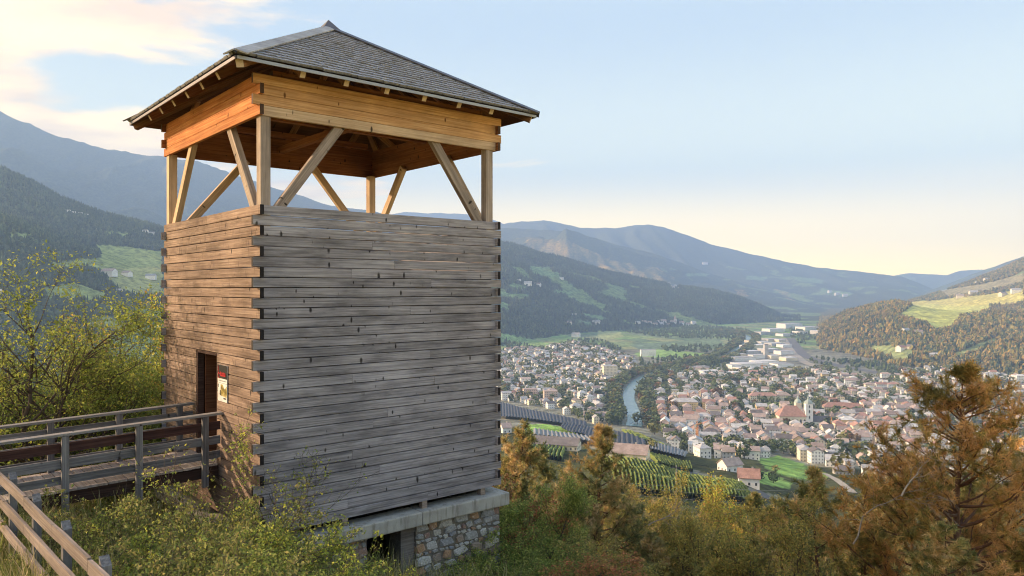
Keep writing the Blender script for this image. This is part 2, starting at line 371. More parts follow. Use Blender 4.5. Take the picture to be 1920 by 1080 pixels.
# mountains: skyline (photo column, photo row), depth of the foot and of the ridge per column
LAYERS = [
 dict(n='left_mid', sky=[(-3000,200),(-1200,240),(-500,285),(0,322),(60,345),(120,375),(200,402),(300,428),(450,470),(600,515),(750,560),(900,600),(980,640)], foot=[(-3000,700),(0,900),(300,1100),(980,2300)], ridge=[(-3000,2200),(0,2700),(980,3000)], amp=0.10, fr=1/420., sh=1.05, seed=3),
 dict(n='left_big', sky=[(-3000,160),(-1200,165),(-400,170),(-150,185),(0,213),(60,240),(120,262),(185,280),(240,284),(300,292),(350,300),(420,318),(500,345),(560,362),(620,384),(700,396),(780,420),(900,470),(1000,520)], foot=[(-3000,2300),(0,3000),(1000,4600)], ridge=[(-3000,5000),(0,6600),(1000,7800)], amp=0.11, fr=1/800., sh=1.1, seed=5, gul=0.06),
 dict(n='far_gap', sky=[(500,470),(650,415),(720,402),(760,394),(800,398),(850,396),(890,401),(935,412),(1000,450),(1080,500)], foot=[(500,9000),(1100,9000)], ridge=[(500,11600),(1100,11600)], amp=0.05, fr=1/1500., sh=1.0, seed=6),
 dict(n='far_blue', sky=[(700,470),(860,432),(930,420),(980,416),(1020,411),(1050,417),(1085,427),(1150,429),(1180,423),(1215,421),(1245,427),(1275,437),(1330,457),(1400,474),(1470,489),(1530,500),(1575,506),(1600,508),(1650,514),(1690,518),(1720,530),(1760,546),(1900,580)], foot=[(700,7000),(1760,5600)], ridge=[(700,10400),(1760,8800)], amp=0.07, fr=1/1300., sh=1.0, seed=7, gul=0.07),
 dict(n='sunny_spur', sky=[(700,470),(900,428),(960,427),(1020,429),(1070,431),(1110,444),(1160,459),(1210,470),(1290,497),(1350,516),(1410,535),(1470,552),(1560,575),(1700,600)], foot=[(700,5200),(1600,5000)], ridge=[(700,7900),(1600,7000)], amp=0.22, fr=1/620., sh=0.95, seed=9, gul=0.11),
 dict(n='dark_ridge', sky=[(500,500),(760,450),(880,450),(940,457),(1000,469),(1060,483),(1130,505),(1200,521),(1260,535),(1300,540),(1340,545),(1380,556),(1420,570),(1450,585),(1475,598),(1500,610),(1600,640)], foot=[(500,1700),(940,2250),(1100,2900),(1300,3300),(1480,4000)], ridge=[(500,3700),(940,4200),(1480,4500)], amp=0.17, fr=1/480., sh=0.9, seed=12, gul=0.06),
 dict(n='far_right', sky=[(1600,560),(1680,516),(1705,512),(1740,514),(1775,516),(1800,508),(1840,505),(1900,515),(2100,500),(3000,480)], foot=[(1600,9000),(3000,9000)], ridge=[(1600,11600),(3000,11600)], amp=0.06, fr=1/1500., sh=1.0, seed=14),
 dict(n='right_back', sky=[(1650,610),(1740,546),(1775,533),(1800,523),(1840,507),(1880,493),(1920,478),(2100,420),(2600,360),(5000,330)], foot=[(1650,5500),(2600,4500)], ridge=[(1650,7800),(2600,6400)], amp=0.07, fr=1/900., sh=1.0, seed=15),
 dict(n='right_upper', sky=[(1560,640),(1650,590),(1700,566),(1760,548),(1800,534),(1840,519),(1880,503),(1920,487),(2000,455),(2300,400),(5000,350)], foot=[(1560,2700),(1920,2000),(2600,1500)], ridge=[(1560,3900),(1920,4000),(2600,3600)], amp=0.06, fr=1/500., sh=0.9, seed=16),
 dict(n='right_knoll', sky=[(1480,665),(1508,648),(1530,625),(1560,600),(1590,584),(1630,574),(1680,566),(1720,573),(1760,580),(1820,585),(1920,590),(2100,570),(5000,500)], foot=[(1480,2300),(1560,2050),(1700,1620),(1920,1450),(2600,1200),(5000,1000)], ridge=[(1480,2750),(1560,2650),(1700,2350),(1920,2150),(2600,1900)], amp=0.10, fr=1/260., sh=0.72, seed=18),
]
def zlayer(Ld, px, X, Y):
    sx, sy = zip(*Ld['sky']); yr = np.interp(px, sx, sy)
    Yf = np.interp(px, *zip(*Ld['foot'])); Yr = np.interp(px, *zip(*Ld['ridge']))
    wob = fbm(X * Ld['fr'] * 0.7 + 3, Y * Ld['fr'] * 0.7, 3, Ld['seed'] + 40)
    zr = (YH - yr) / F * Yr
    t = (Y - Yf) / (Yr - Yf) + wob * 0.10
    up = np.clip(t, 0, 1); sh = np.power(up, Ld['sh']); sh = sh * (1 - 0.25 * (1 - up) * (1 - sstep(0, 0.25, up)))
    back = 1 - 0.55 * np.clip(t - 1, 0, 1.6)
    sh = np.where(t > 1, back, sh)
    rel = np.maximum(zr - VALLEY, 5.0)
    n = fbm(X * Ld['fr'], Y * Ld['fr'], 6, Ld['seed']); rg = 1 - np.abs(fbm(X * Ld['fr'] * 0.6 + 9, Y * Ld['fr'] * 0.6, 4, Ld['seed'] + 20)) * 2
    gl = 1 - np.abs(fbm(X / 330. + wob * 1.2 + Ld['seed'], Y / 2600., 3, Ld['seed'] + 60)) * 2.4
    env = np.clip(up * 3, 0, 1) * (1 - 0.80 * sstep(0.80, 1.0, up))
    z = VALLEY + rel * (sh + Ld['amp'] * env * (n * 0.9 + (rg - 0.6) * 0.7) + Ld.get('gul', 0.04) * env * (gl - 0.5))
    lo, hi = sx[0], sx[-1]
    edge = np.clip((px - lo) / 60 + (lo <= -2000) * 1e6, 0, 1) * np.clip((hi - px) / 60 + (hi >= 2900) * 1e6, 0, 1)
    z = VALLEY - 60 + (z - VALLEY + 60) * edge
    return np.where(t < 0, VALLEY - 20 + t * 40, z)
def terrain(X, Y):
    Y = np.maximum(Y, 1e-3); px = 960 + F * X / Y
    w = sstep(30, 75, Y)
    zb = zslope(px, Y) * w + znear(X, np.minimum(Y, 95)) * (1 - w)
    zb = zb + fbm(X / 38.0, Y / 38.0, 4, 2) * (2.2 * sstep(40, 120, Y)) * (1 - sstep(650, 850, Y)) + fbm(X / 2.1, Y / 2.1, 3, 33) * 0.14 * (1 - sstep(40, 90, Y))
    zb = zb + fbm(X / 300.0, Y / 300.0, 3, 8) * 3.0 * sstep(2300, 3200, Y)
    who = np.zeros(np.shape(X), int); z = zb
    far = Y > 600
    for i, Ld in enumerate(LAYERS):
        zl = zlayer(Ld, px, X, Y); b = far & (zl > z); z = np.where(b, zl, z); who = np.where(b, i + 1, who)
    return z, who
_px_in = np.linspace(-60, 1980, 470); _l = -60 - np.cumsum(np.geomspace(4, 260, 45)); _r = 1980 + np.cumsum(np.geomspace(4, 260, 45))
GPX = np.concatenate([_l[::-1], _px_in, _r]); GS = (GPX - 960) / F
GY = np.concatenate([np.geomspace(1.5, 40, 90)[:-1], np.geomspace(40, 900, 130)[:-1], np.geomspace(900, 12400, 380)])
_GX = GS[:, None] * GY[None, :]; _GYY = np.broadcast_to(GY[None, :], _GX.shape)
GZ, GWHO = terrain(_GX, _GYY)
_lg = np.log(GY)
def zat(X, Y):
    X = np.asarray(X, float); Y = np.asarray(Y, float); s = X / np.maximum(Y, 1.5); l = np.log(np.clip(Y, 1.5, 12400))
    i = np.clip(np.searchsorted(GS, s) - 1, 0, len(GS) - 2); j = np.clip(np.searchsorted(_lg, l) - 1, 0, len(_lg) - 2)
    a = np.clip((s - GS[i]) / (GS[i+1] - GS[i]), 0, 1); b = np.clip((l - _lg[j]) / (_lg[j+1] - _lg[j]), 0, 1)
    return (GZ[i, j] * (1-a) + GZ[i+1, j] * a) * (1-b) + (GZ[i, j+1] * (1-a) + GZ[i+1, j+1] * a) * b
def whoat(X, Y):
    s = np.asarray(X) / np.asarray(Y); i = np.clip(np.searchsorted(GS, s), 0, len(GS) - 1); j = np.clip(np.searchsorted(GY, Y), 0, len(GY) - 1); return GWHO[i, j]
_SL = GZ / GY[None, :]; _HOR = np.maximum.accumulate(np.where(GY[None, :] < 70, -9, _SL), axis=1)   # highest slope met so far along each column
def seen(X, Y, Z):
    s = X / Y; i = np.clip(np.round(np.interp(s, GS, np.arange(len(GS)))).astype(int), 0, len(GS) - 1); j = np.clip(np.searchsorted(GY, Y) - 2, 0, len(GY) - 1)
    return Z / Y > _HOR[i, j] - 0.0005
def proj(X, Y, Z): return 960 + F * X / Y, YH - F * Z / Y
def ground_at(px, py, ymin=70.0):
    """the point of the terrain that a photo pixel looks at"""
    s = (px - 960) / F; i = int(np.clip(round(float(np.interp(s, GS, np.arange(len(GS))))), 0, len(GS) - 1)); k = (YH - py) / F
    j0 = np.searchsorted(GY, ymin); sl = GZ[i, j0:] / GY[j0:]; hit = np.nonzero(sl >= k)[0]
    if len(hit) == 0: return None
    j = hit[0]
    if j == 0: Yv = GY[j0]
    else:
        a, b = sl[j-1], sl[j]; f = (k - a) / (b - a + 1e-12); Yv = GY[j0+j-1] + (GY[j0+j] - GY[j0+j-1]) * f
    X = s * Yv; return Vector((X, Yv, float(zat(X, Yv))))
def inpoly(px, py, poly):
    px = np.asarray(px); py = np.asarray(py); r = np.zeros(px.shape, bool); n = len(poly); j = n - 1
    for i in range(n):
        xi, yi = poly[i]; xj, yj = poly[j]
        r ^= ((yi > py) != (yj > py)) & (px < (xj - xi) * (py - yi) / (yj - yi + 1e-9) + xi); j = i
    return r

# ---- land cover: colour of the soil and grass itself, painted sun patches, forest mask
MEADOW_AND_SUN = [  # photo outlines of grass fields with their own colour, of painted sun patches, and the layers they may lie on
 ((0.135, 0.22, 0.050), [(95,492),(150,486),(190,484),(182,458),(235,462),(306,472),(306,508),(225,505),(160,503),(100,508)]),
 ((0.16, 0.23, 0.06), [(190,505),(306,500),(306,558),(255,556),(230,545),(200,520)]),
 ((0.12, 0.20, 0.05), [(80,540),(140,530),(205,552),(170,566),(95,565)]),
 ((0.12, 0.19, 0.05), [(165,600),(200,590),(250,612),(220,625),(170,618)]),
 ((0.11, 0.19, 0.05), [(200,432),(245,437),(240,443),(200,440)]),
 ((0.11, 0.19, 0.05), [(20,436),(60,438),(60,448),(20,446)]),
 ((0.17, 0.25, 0.07), [(938,624),(975,630),(1030,644),(1030,652),(985,650),(938,640)]),
 ((0.24, 0.27, 0.10), [(1122,620),(1165,622),(1168,632),(1135,638),(1120,630)]),
 ((0.20, 0.25, 0.09), [(1068,632),(1092,632),(1088,640),(1066,640)]),
 ((0.20, 0.31, 0.08), [(1190,662),(1232,655),(1320,662),(1325,667),(1265,672),(1195,668)]),
 ((0.15, 0.20, 0.08), [(1320,626),(1370,624),(1378,632),(1310,634)]),
 ((0.13, 0.18, 0.09), [(1260,640),(1350,636),(1360,646),(1270,650)]),
 ((0.16, 0.21, 0.08), [(1130,642),(1175,640),(1195,648),(1150,652)]),
 ((0.12, 0.17, 0.10), [(1180,646),(1260,640),(1258,652),(1200,656)]),
 ((0.12, 0.19, 0.07), [(938,545),(990,552),(985,560),(938,560)]), ((0.12, 0.19, 0.07), [(1040,542),(1075,546),(1070,553),(1036,550)]),
 ((0.12, 0.19, 0.07), [(995,498),(1022,502),(1016,508),(992,505)]), ((0.13, 0.2, 0.07), [(938,565),(962,570),(955,582),(938,582)]),
 ((0.12, 0.19, 0.07), [(1000,505),(1060,512),(1050,520),(1000,514)]), ((0.13, 0.2, 0.07), [(960,530),(985,535),(985,542),(950,538)]),
 ((0.12, 0.18, 0.08), [(1085,600),(1120,604),(1110,612),(1080,608)]), ((0.12, 0.19, 0.07), [(1090,586),(1130,592),(1150,602),(1110,600)]),
 ((0.13, 0.20, 0.08), [(1290,511),(1330,513),(1325,518),(1285,517)]), ((0.13, 0.20, 0.08), [(1480,517),(1540,524),(1545,532),(1500,528)]), ((0.13, 0.20, 0.08), [(1400,516),(1440,520),(1432,526),(1400,524)]),
 ((0.13, 0.20, 0.08), [(1540,540),(1600,550),(1590,556),(1535,548)]), ((0.30, 0.27, 0.22), [(1252,532),(1268,534),(1278,541),(1262,540)]),
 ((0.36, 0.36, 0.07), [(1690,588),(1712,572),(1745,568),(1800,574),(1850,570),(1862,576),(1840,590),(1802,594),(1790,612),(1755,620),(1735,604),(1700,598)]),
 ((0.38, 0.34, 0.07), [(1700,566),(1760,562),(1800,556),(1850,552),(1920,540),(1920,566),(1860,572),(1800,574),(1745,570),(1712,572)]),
 ((0.17, 0.20, 0.07), [(1630,648),(1645,645),(1690,650),(1716,655),(1712,668),(1690,674),(1655,665),(1640,658)]),
 ((0.18, 0.20, 0.07), [(1790,662),(1840,642),(1870,632),(1875,636),(1840,655),(1800,672)]),
 ((0.22, 0.19, 0.09), [(1760,545),(1850,530),(1920,512),(1920,528),(1850,545),(1780,556)]),
 ((0.19, 0.32, 0.05), [(988,796),(1020,795),(1098,807),(1098,818),(1050,814),(1000,812),(985,806)]),
 ((0.17, 0.28, 0.05), [(1420,862),(1460,854),(1500,868),(1560,892),(1540,900),(1490,898),(1440,880)]),
 ((0.18, 0.28, 0.055), [(1400,882),(1440,886),(1485,905),(1480,918),(1420,905)]),
 ((0.16, 0.20, 0.06), [(1395,757),(1440,754),(1540,756),(1540,768),(1450,766),(1400,763)]),
 ((0.46, 0.31, 0.085), [(962,438),(1000,446),(1060,452),(1110,470),(1150,490),(1220,500),(1268,512),(1262,530),(1200,522),(1120,505),(1060,485),(1000,470),(975,455)]),  # low sunlight on the far spur, painted as golden land
 ((0.42, 0.27, 0.11), [(1376,538),(1396,546),(1404,556),(1386,556)]), ((0.40, 0.28, 0.12), [(1450,540),(1476,548),(1490,565),(1474,560)]), ((0.40, 0.28, 0.12), [(1840,515),(1920,484),(1920,512),(1850,530),(1800,536)]),  # last outline: sunlight on the right hill painted in gold
 ((0.20, 0.18, 0.12), [(1100,820),(1160,838),(1300,880),(1440,925),(1500,940),(1500,950),(1380,922),(1220,872),(1090,835)]),
]
_gpx, _gpy = proj(_GX, _GYY, GZ)
LAND = np.zeros(GZ.shape + (3,)); FOREST = np.zeros(GZ.shape)
def _land():
    n1 = fbm(_GX / 60, _GYY / 60, 4, 50); n2 = fbm(_GX / 260, _GYY / 260, 3, 60)
    hill = GWHO > 0
    LAND[:] = (0.060, 0.072, 0.030)
    LAND[hill] = (0.075, 0.085, 0.045)
    # valley floor: patchwork of fields
    cx = np.floor((_GX * 0.94 + _GYY * 0.34) / 85); cy = np.floor((-_GX * 0.34 + _GYY * 0.94) / 150)
    h = _hash(cx, cy, 77); pal = np.array([(0.12, 0.17, 0.06), (0.17, 0.22, 0.08), (0.10, 0.14, 0.07), (0.20, 0.21, 0.10), (0.13, 0.16, 0.09), (0.15, 0.23, 0.07)])
    fld = pal[(h * 5.99).astype(int)] * 1.4
    fl = (~hill) & (_GYY > 900)
    LAND[fl] = fld[fl]
    town = (~hill) & (_GYY > 640) & (_gpy > 655)
    LAND[town] = np.array((0.22, 0.215, 0.16)) * (1 + n1[town][:, None] * 0.5)
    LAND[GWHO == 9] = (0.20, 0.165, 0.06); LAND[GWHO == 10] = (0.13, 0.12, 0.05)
    FOREST[hill] = 1.0
    # scattered clearings on the mountain flanks
    clear = (fbm(_GX / 170, _GYY / 170, 3, 81) + 0.55 * fbm(_GX / 600, _GYY / 600, 2, 82) > 0.40) & hill & (_gpy > 500) & (GWHO != 10)
    LAND[clear] = (0.17, 0.23, 0.08); FOREST[clear] = 0
    for c, poly in MEADOW_AND_SUN:
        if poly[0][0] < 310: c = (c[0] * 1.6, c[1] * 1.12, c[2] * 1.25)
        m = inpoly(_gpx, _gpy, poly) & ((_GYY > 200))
        if c[0] > 0.395:  # golden outlines, painted sunlight among them, blended in by noise
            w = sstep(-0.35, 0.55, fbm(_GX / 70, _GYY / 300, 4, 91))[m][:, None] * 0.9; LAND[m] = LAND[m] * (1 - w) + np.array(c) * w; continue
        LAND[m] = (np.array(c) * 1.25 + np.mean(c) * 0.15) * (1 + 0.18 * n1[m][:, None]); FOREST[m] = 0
    sc = (~hill) & (_GYY < 640) & (LAND[..., 1] < 0.08)
    LAND[sc] = np.array((0.075, 0.078, 0.030)) * (1 + 0.4 * n1[sc][:, None])
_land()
def land_mat():
    t = NT('land'); v = t.pos(); c = t.attr()
    big = t.noise(v, 0.02, 4, 0.6); mid = t.noise(v, 0.15, 4, 0.65); fine = t.noise(v, 3.0, 4, 0.7)
    k = t.math('ADD', t.range(big, 0.3, 0.7, 0.40, 0.60, False), t.math('ADD', t.range(mid, 0.3, 0.7, 0.18, 0.30, False), t.range(fine, 0.3, 0.7, 0.2, 0.36, False)))
    k = t.math('MULTIPLY', k, t.range(t.noise(v, 0.055, 3, 0.7), 0.32, 0.68, 0.5, 1.5, False)); t.color(t.scale(c, k)); t.b.inputs['Roughness'].default_value = 1.0; t.b.inputs['Specular IOR Level'].default_value = 0.05
    b = t.bump(t.math('ADD', t.math('MULTIPLY', t.noise(v, 0.07, 4, 0.7), 9.0), t.math('MULTIPLY', fine, 0.03)), 0.7, 1.0)
    return t.m
M['land'] = land_mat()
def build_ground():
    ni, nj = GZ.shape; V = np.stack([_GX, _GYY, GZ], -1).reshape(-1, 3)
    idx = np.arange(ni * nj).reshape(ni, nj)
    q = np.stack([idx[:-1, :-1], idx[1:, :-1], idx[1:, 1:], idx[:-1, 1:]], -1).reshape(-1, 4)
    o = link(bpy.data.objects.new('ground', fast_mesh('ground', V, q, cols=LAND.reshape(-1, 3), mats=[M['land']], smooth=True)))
    tag(o, kind='structure')
    xs = np.concatenate([-np.geomspace(400, 0.4, 40), np.geomspace(0.4, 400, 40)]); ys = np.concatenate([-np.geomspace(400, 0.5, 34), np.linspace(0, 1.6, 5)])
    X, Y = np.meshgrid(xs, ys, indexing='ij'); Z = znear(np.clip(X, -80, 80), np.clip(Y, -70, 80)) - 0.03
    idx = np.arange(X.size).reshape(X.shape); q = np.stack([idx[:-1, :-1], idx[1:, :-1], idx[1:, 1:], idx[:-1, 1:]], -1).reshape(-1, 4)
    c = np.tile(np.array([[0.075, 0.078, 0.030]]), (X.size, 1))
    o = link(bpy.data.objects.new('hillside', fast_mesh('hillside', np.stack([X, Y, Z], -1).reshape(-1, 3), q, cols=c, mats=[M['land']], smooth=True)))
    tag(o, kind='structure')
build_ground()

# ------------------------------------------------------------------ the lookout tower
TW, TD = 4.97, 5.0                       # grey wall length (u), sunny wall length (v)
TO = Vector((-4.068, 12.04, 0)); TB = -6.6
ROW = 0.167; ZTOP = 1.35; TH = 0.066; EX = 0.08
def build_tower():
    rnd = random.Random(5)
    T = empty('lookout_tower', (TO.x, TO.y, TB), TANG)
    tag(T, 'square wooden lookout tower with pyramid shingle roof and open gallery on a stone base', 'lookout tower')
    def z(w): return w - TB
    def board(name, axis, a0, a1, c, z0, z1, mats, th=TH, ch=0.004, jit=0.0015):
        L = a1 - a0; h = z1 - z0; t2 = th / 2
        ring = [(-t2, -h/2 + ch), (-t2, h/2 - ch), (-t2 + ch, h/2), (t2 - ch, h/2), (t2, h/2 - ch), (t2, -h/2 + ch), (t2 - ch, -h/2), (-t2 + ch, -h/2)]
        V = [(sx * L / 2, y, zz) for sx in (-1, 1) for y, zz in ring]; n = len(ring)
        Fc = [(i, n + i, n + (i+1) % n, (i+1) % n) for i in range(n)] + [tuple(range(n)), tuple(range(2*n-1, n-1, -1))]
        me = bpy.data.meshes.new(name); me.from_pydata(V, [], Fc)
        for m in mats: me.materials.append(m)
        me.polygons.foreach_set('material_index', [0] * n + [1, 1]); me.update()
        m_ = (a0 + a1) / 2; j = rnd.uniform(-jit, jit); zc = z((z0 + z1) / 2)
        loc = (m_, c + j, zc) if axis == 'u' else (c + j, m_, zc)
        return inst(name, me, T, loc, (rnd.uniform(-0.0015, 0.0015), 0, 0 if axis == 'u' else math.pi / 2))
    G = [M['grey_wood'], M['end_grain']]; B = [M['brown_wood'], M['end_grain']]
    def run(name, axis, a0, a1, c, z0, z1, mats, split=0.45, cuts=()):
        pts = [a0, a1]
        if not cuts and rnd.random() < split: pts = [a0, a0 + (a1 - a0) * rnd.uniform(0.3, 0.7), a1]
        if cuts: pts = None
        if pts:
            for p, q in zip(pts[:-1], pts[1:]): board(name, axis, p + (0.0015 if p != a0 else 0), q - (0.0015 if q != a1 else 0), c, z0, z1, mats)
        else:
            board(name, axis, a0, cuts[0], c, z0, z1, mats); board(name, axis, cuts[1], a1, c, z0, z1, mats)
    for k in range(32):
        z1 = ZTOP - ROW * k - 0.0062; z0 = ZTOP - ROW * (k + 1) + 0.0062; ev = k % 2 == 0
        u0, u1 = (TH + 0.002, TW - TH - 0.002) if ev else (-EX, TW + EX)
        v0, v1 = (-EX, TD + EX) if ev else (TH + 0.002, TD - TH - 0.002)
        run('wall_board', 'u', u0, u1, TH / 2, z0, z1, G)
        run('wall_board', 'u', u0, u1, TD - TH / 2, z0, z1, G, 0)
        run('wall_board', 'v', v0, v1, TH / 2, z0, z1, B, 0.35, (1.87, 3.0) if 15 <= k <= 26 else ())
        run('wall_board', 'v', v0, v1, TW - TH / 2, z0, z1, G, 0)
    # dark lining added behind the walls against light through gaps, floor, gallery floor
    m = MB(); i0 = TH + 0.03; zb, zt = z(-3.98), z(0.25)
    m.box(i0, TW - i0, i0, i0 + 0.02, zb, zt); m.box(i0, TW - i0, TD - i0 - 0.02, TD - i0, zb, zt); m.box(TW - i0 - 0.02, TW - i0, i0 + 0.025, TD - i0 - 0.025, zb, zt)
    m.build('gap_lining', M['inner'], T)
    m = MB(); m.box(i0, i0 + 0.02, i0 + 0.025, 1.84, zb, zt); m.box(i0, i0 + 0.02, 3.03, TD - i0 - 0.025, zb, zt); m.box(i0, i0 + 0.02, 1.84, 3.03, z(-1.13), zt)
    m.build('gap_lining', M['inner'], T)
    m = MB(); m.box(i0 + 0.03, TW - i0 - 0.03, i0 + 0.03, TD - i0 - 0.03, z(0.15), z(0.22)); m.build('gallery_floor', M['plank_wood'], T)
    m = MB(); m.box(i0 + 0.03, TW - i0 - 0.03, i0 + 0.03, TD - i0 - 0.03, z(-3.3), z(-3.2)); m.build('entrance_floor', M['plank_wood'], T)
    m = MB(); m.box(0.01, 0.12, 2.945, 2.998, z(-3.155), z(-1.16)); m.box(0.01, 0.12, 1.872, 1.925, z(-3.155), z(-1.16)); m.box(0.01, 0.12, 1.93, 2.94, z(-1.21), z(-1.158)); m.build('door_frame', M['dark_wood'], T)
    m = MB(); m.box(0.14, 0.80, 2.90, 2.945, z(-3.18), z(-1.22)); o = m.build('door_leaf', wood('red_brown_door_wood', (0.09, 0.035, 0.016), (0.16, 0.065, 0.03), (0.22, 0.10, 0.05)), T)
    m = MB(); m.box(0.55, 0.575, 0, 0.06, 0, 0.02); m.build('door_handle', M['metal_dark'], o, (0, 2.84, z(-2.2)))
    # gallery posts and knee braces
    P = M['post_wood']; ps = 0.165; zb0, zb1 = ZTOP - 0.02, 2.80
    for (pu, pv) in ((0.135, 0.105), (TW - 0.135 - 0.07, 0.105), (0.105, TD - 0.105), (TW - 0.15, TD - 0.15)):
        mm = MB(); L = zb1 - zb0 + 0.35; mm.box(-L/2, L/2, -ps/2, ps/2, -ps/2, ps/2)
        o = inst('gallery_post', mm.mesh('gallery_post', [P if pv < 1 and pu > 1 or pv < 1 else M['pale_larch']]), T, (pu, pv, z((zb0 + zb1) / 2 - 0.17)), (0, math.pi / 2, 0))
    def brace(p, q, mat):
        p = Vector(p); q = Vector(q); d = q - p; L = d.length; mm = MB(); mm.box(-L/2, L/2, -0.055, 0.055, -0.078, 0.078)
        o = inst('knee_brace', mm.mesh('knee_brace', [mat]), T, (p + q) / 2); ang = math.atan2(d.y, d.x); el = math.asin(d.z / L)
        o.rotation_euler = Matrix.Rotation(ang, 3, 'Z').to_4x4().to_euler() ; o.rotation_mode = 'QUATERNION'
        o.rotation_quaternion = Quaternion((0, 0, 1), ang) @ Quaternion((0, 1, 0), -el)
    zl, zh = z(ZTOP - 0.10), z(2.86); a0, a1 = 0.33, 1.42
    W_ = TW; D_ = TD; gp = M['post_wood']; lp = M['pale_larch']
    brace((a0, 0.105, zl), (a0 + 1.20, 0.105, zh), gp); brace((W_ - a0 - 0.05, 0.105, zl), (W_ - a0 - 1.22, 0.105, zh), gp)
    brace((0.105, a0 - 0.03, zl), (0.105, a0 + 1.17, zh), gp); brace((0.105, D_ - a0, zl), (0.105, D_ - a0 - 1.2, zh), lp)
    brace((a0, D_ - 0.12, zl), (a0 + 1.35, D_ - 0.12, zh), lp); brace((W_ - a0, D_ - 0.12, zl), (W_ - a0 - 1.35, D_ - 0.12, zh), lp)
    brace((W_ - 0.12, D_ - a0, zl), (W_ - 0.12, D_ - a0 - 1.3, zh), lp); brace((W_ - 0.12, a0, zl), (W_ - 0.12, a0 + 1.3, zh), lp)
    # upper band of larch boards
    LA = [M['larch'], M['larch_end']]; HL = [M['honey_larch'], M['larch_end']]; LD = [wood('brown_shaded_larch', (0.16, 0.062, 0.026), (0.26, 0.105, 0.042), (0.36, 0.17, 0.075), stain=0.3, var=0.1), M['larch_end']]; PL = [M['pale_larch'], M['larch_end']]  # LD: larch copy darkened for the shade inside the far bands
    for k in range(4):
        z0 = 2.785 + ROW * k + 0.002; z1 = 2.785 + ROW * (k + 1) - 0.002; ev = k % 2 == 0
        u0, u1 = (TH + 0.002, TW - TH - 0.002) if ev else (-EX, TW + EX); v0, v1 = (-EX, TD + EX) if ev else (TH + 0.002, TD - TH - 0.002)
        mu = PL if k == 0 else HL
        board('band_board', 'u', u0, u1, TH / 2, z0, z1, mu); board('band_board', 'u', u0, u1, TD - TH / 2, z0, z1, LD)
        board('band_board', 'v', v0, v1, TH / 2, z0, z1, LA); board('band_board', 'v', v0, v1, TW - TH / 2, z0, z1, LD)
    # inner tie beams under the roof
    for (axis, c) in (('u', TD * 0.5), ('v', TW * 0.5)):
        board('tie_beam', axis, TH + 0.01, (TW if axis == 'u' else TD) - TH - 0.01, c, 3.30 if axis == 'u' else 3.12, 3.44 if axis == 'u' else 3.26, LD, th=0.14, jit=0)
    for (axis, c) in (('u', 0.20), ('u', TD - 0.20)):
        board('wall_plate', axis, 0.3, TW - 0.3, c, 3.46, 3.58, LD, th=0.14, jit=0)
    # ---- roof
    OV = 0.54; ZE = 3.525; SL = 0.605; cu, cv = TW / 2, TD / 2; RUN = (TW / 2 + TD / 2) / 2 + OV; ZA = ZE + SL * RUN
    def rp(u, v, dz=0.0): return (u, v, z(dz))
    e = [(-OV, -OV), (TW + OV, -OV), (TW + OV, TD + OV), (-OV, TD + OV)]
    m = MB(); ap = (cu, cv, z(ZA - 0.045))
    for i in range(4):
        a, b = e[i], e[(i + 1) % 4]; m.face([(a[0], a[1], z(ZE - 0.045)), (b[0], b[1], z(ZE - 0.045)), ap])
        m.face([(b[0], b[1], z(ZE - 0.075)), (a[0], a[1], z(ZE - 0.075)), (cu, cv, z(ZA - 0.075))])
        m.face([(a[0], a[1], z(ZE - 0.075)), (b[0], b[1], z(ZE - 0.075)), (b[0], b[1], z(ZE - 0.045)), (a[0], a[1], z(ZE - 0.045))])
    roof = m.build('roof', wood('roof_sheathing', (0.06, 0.026, 0.014), (0.10, 0.045, 0.024), (0.14, 0.068, 0.036)), T)
    rng = np.random.default_rng(3)
    for i in range(4):                                   # shingles of one roof side, course over course
        a = np.array(e[i] + (ZE,)); b = np.array(e[(i + 1) % 4] + (ZE,)); ax = (b - a); Lb = np.linalg.norm(ax); ax /= Lb
        mid = (a + b) / 2; up = np.array((cu, cv, ZA)) - mid; SLn = np.linalg.norm(up); up /= SLn; nrm = np.cross(ax, up); nrm /= np.linalg.norm(nrm)
        V = []; C = []; exp_ = 0.165; nc = int(SLn / exp_)
        for c in range(nc + 1):
            d0 = c * exp_ - 0.025; half = Lb / 2 * (1 - max(d0, 0) / SLn) + 0.01
            x = -half + 0.0
            while x < half - 0.02:
                w = rng.uniform(0.075, 0.15); x1 = min(x + w, half); tone = rng.uniform(0.88, 1.10); jb = rng.uniform(-0.012, 0.012)
                Ls = 0.34; th = rng.uniform(0.020, 0.030); lift = rng.uniform(0, 0.006)
                grey = np.array((0.60, 0.585, 0.605)) if rng.random() < 0.88 else np.array((0.50, 0.47, 0.44))
                col = grey * tone
                def P(xx, d, h):
                    lim = Lb / 2 * (1 - max(d, 0) / SLn) + 0.01
                    return mid + ax * np.clip(xx, -lim, lim) + up * d + nrm * h
                xa, xb = x + 0.003, x1 - 0.003; d1 = min(d0 + Ls, SLn)
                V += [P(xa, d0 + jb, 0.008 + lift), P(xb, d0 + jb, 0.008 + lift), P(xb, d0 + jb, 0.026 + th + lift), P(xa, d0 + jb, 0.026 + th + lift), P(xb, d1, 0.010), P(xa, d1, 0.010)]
                C += [col * 0.22, col * 0.22, col * 0.45, col * 0.45, col, col]; x = x1  # butt ends darkened: shadow lines of the courses put into the colour
        V = np.array(V); V[:, 2] -= TB; n6 = np.arange(len(V) // 6)[:, None] * 6
        q = np.concatenate([n6 + [0, 1, 2, 3], n6 + [3, 2, 4, 5]]); t = np.concatenate([n6 + [1, 4, 2], n6 + [0, 3, 5]])
        o = link(bpy.data.objects.new('shingles', fast_mesh('shingles', V, q, t, cols=np.array(C), mats=[M['shingle']])), roof); o['kind'] = 'stuff'
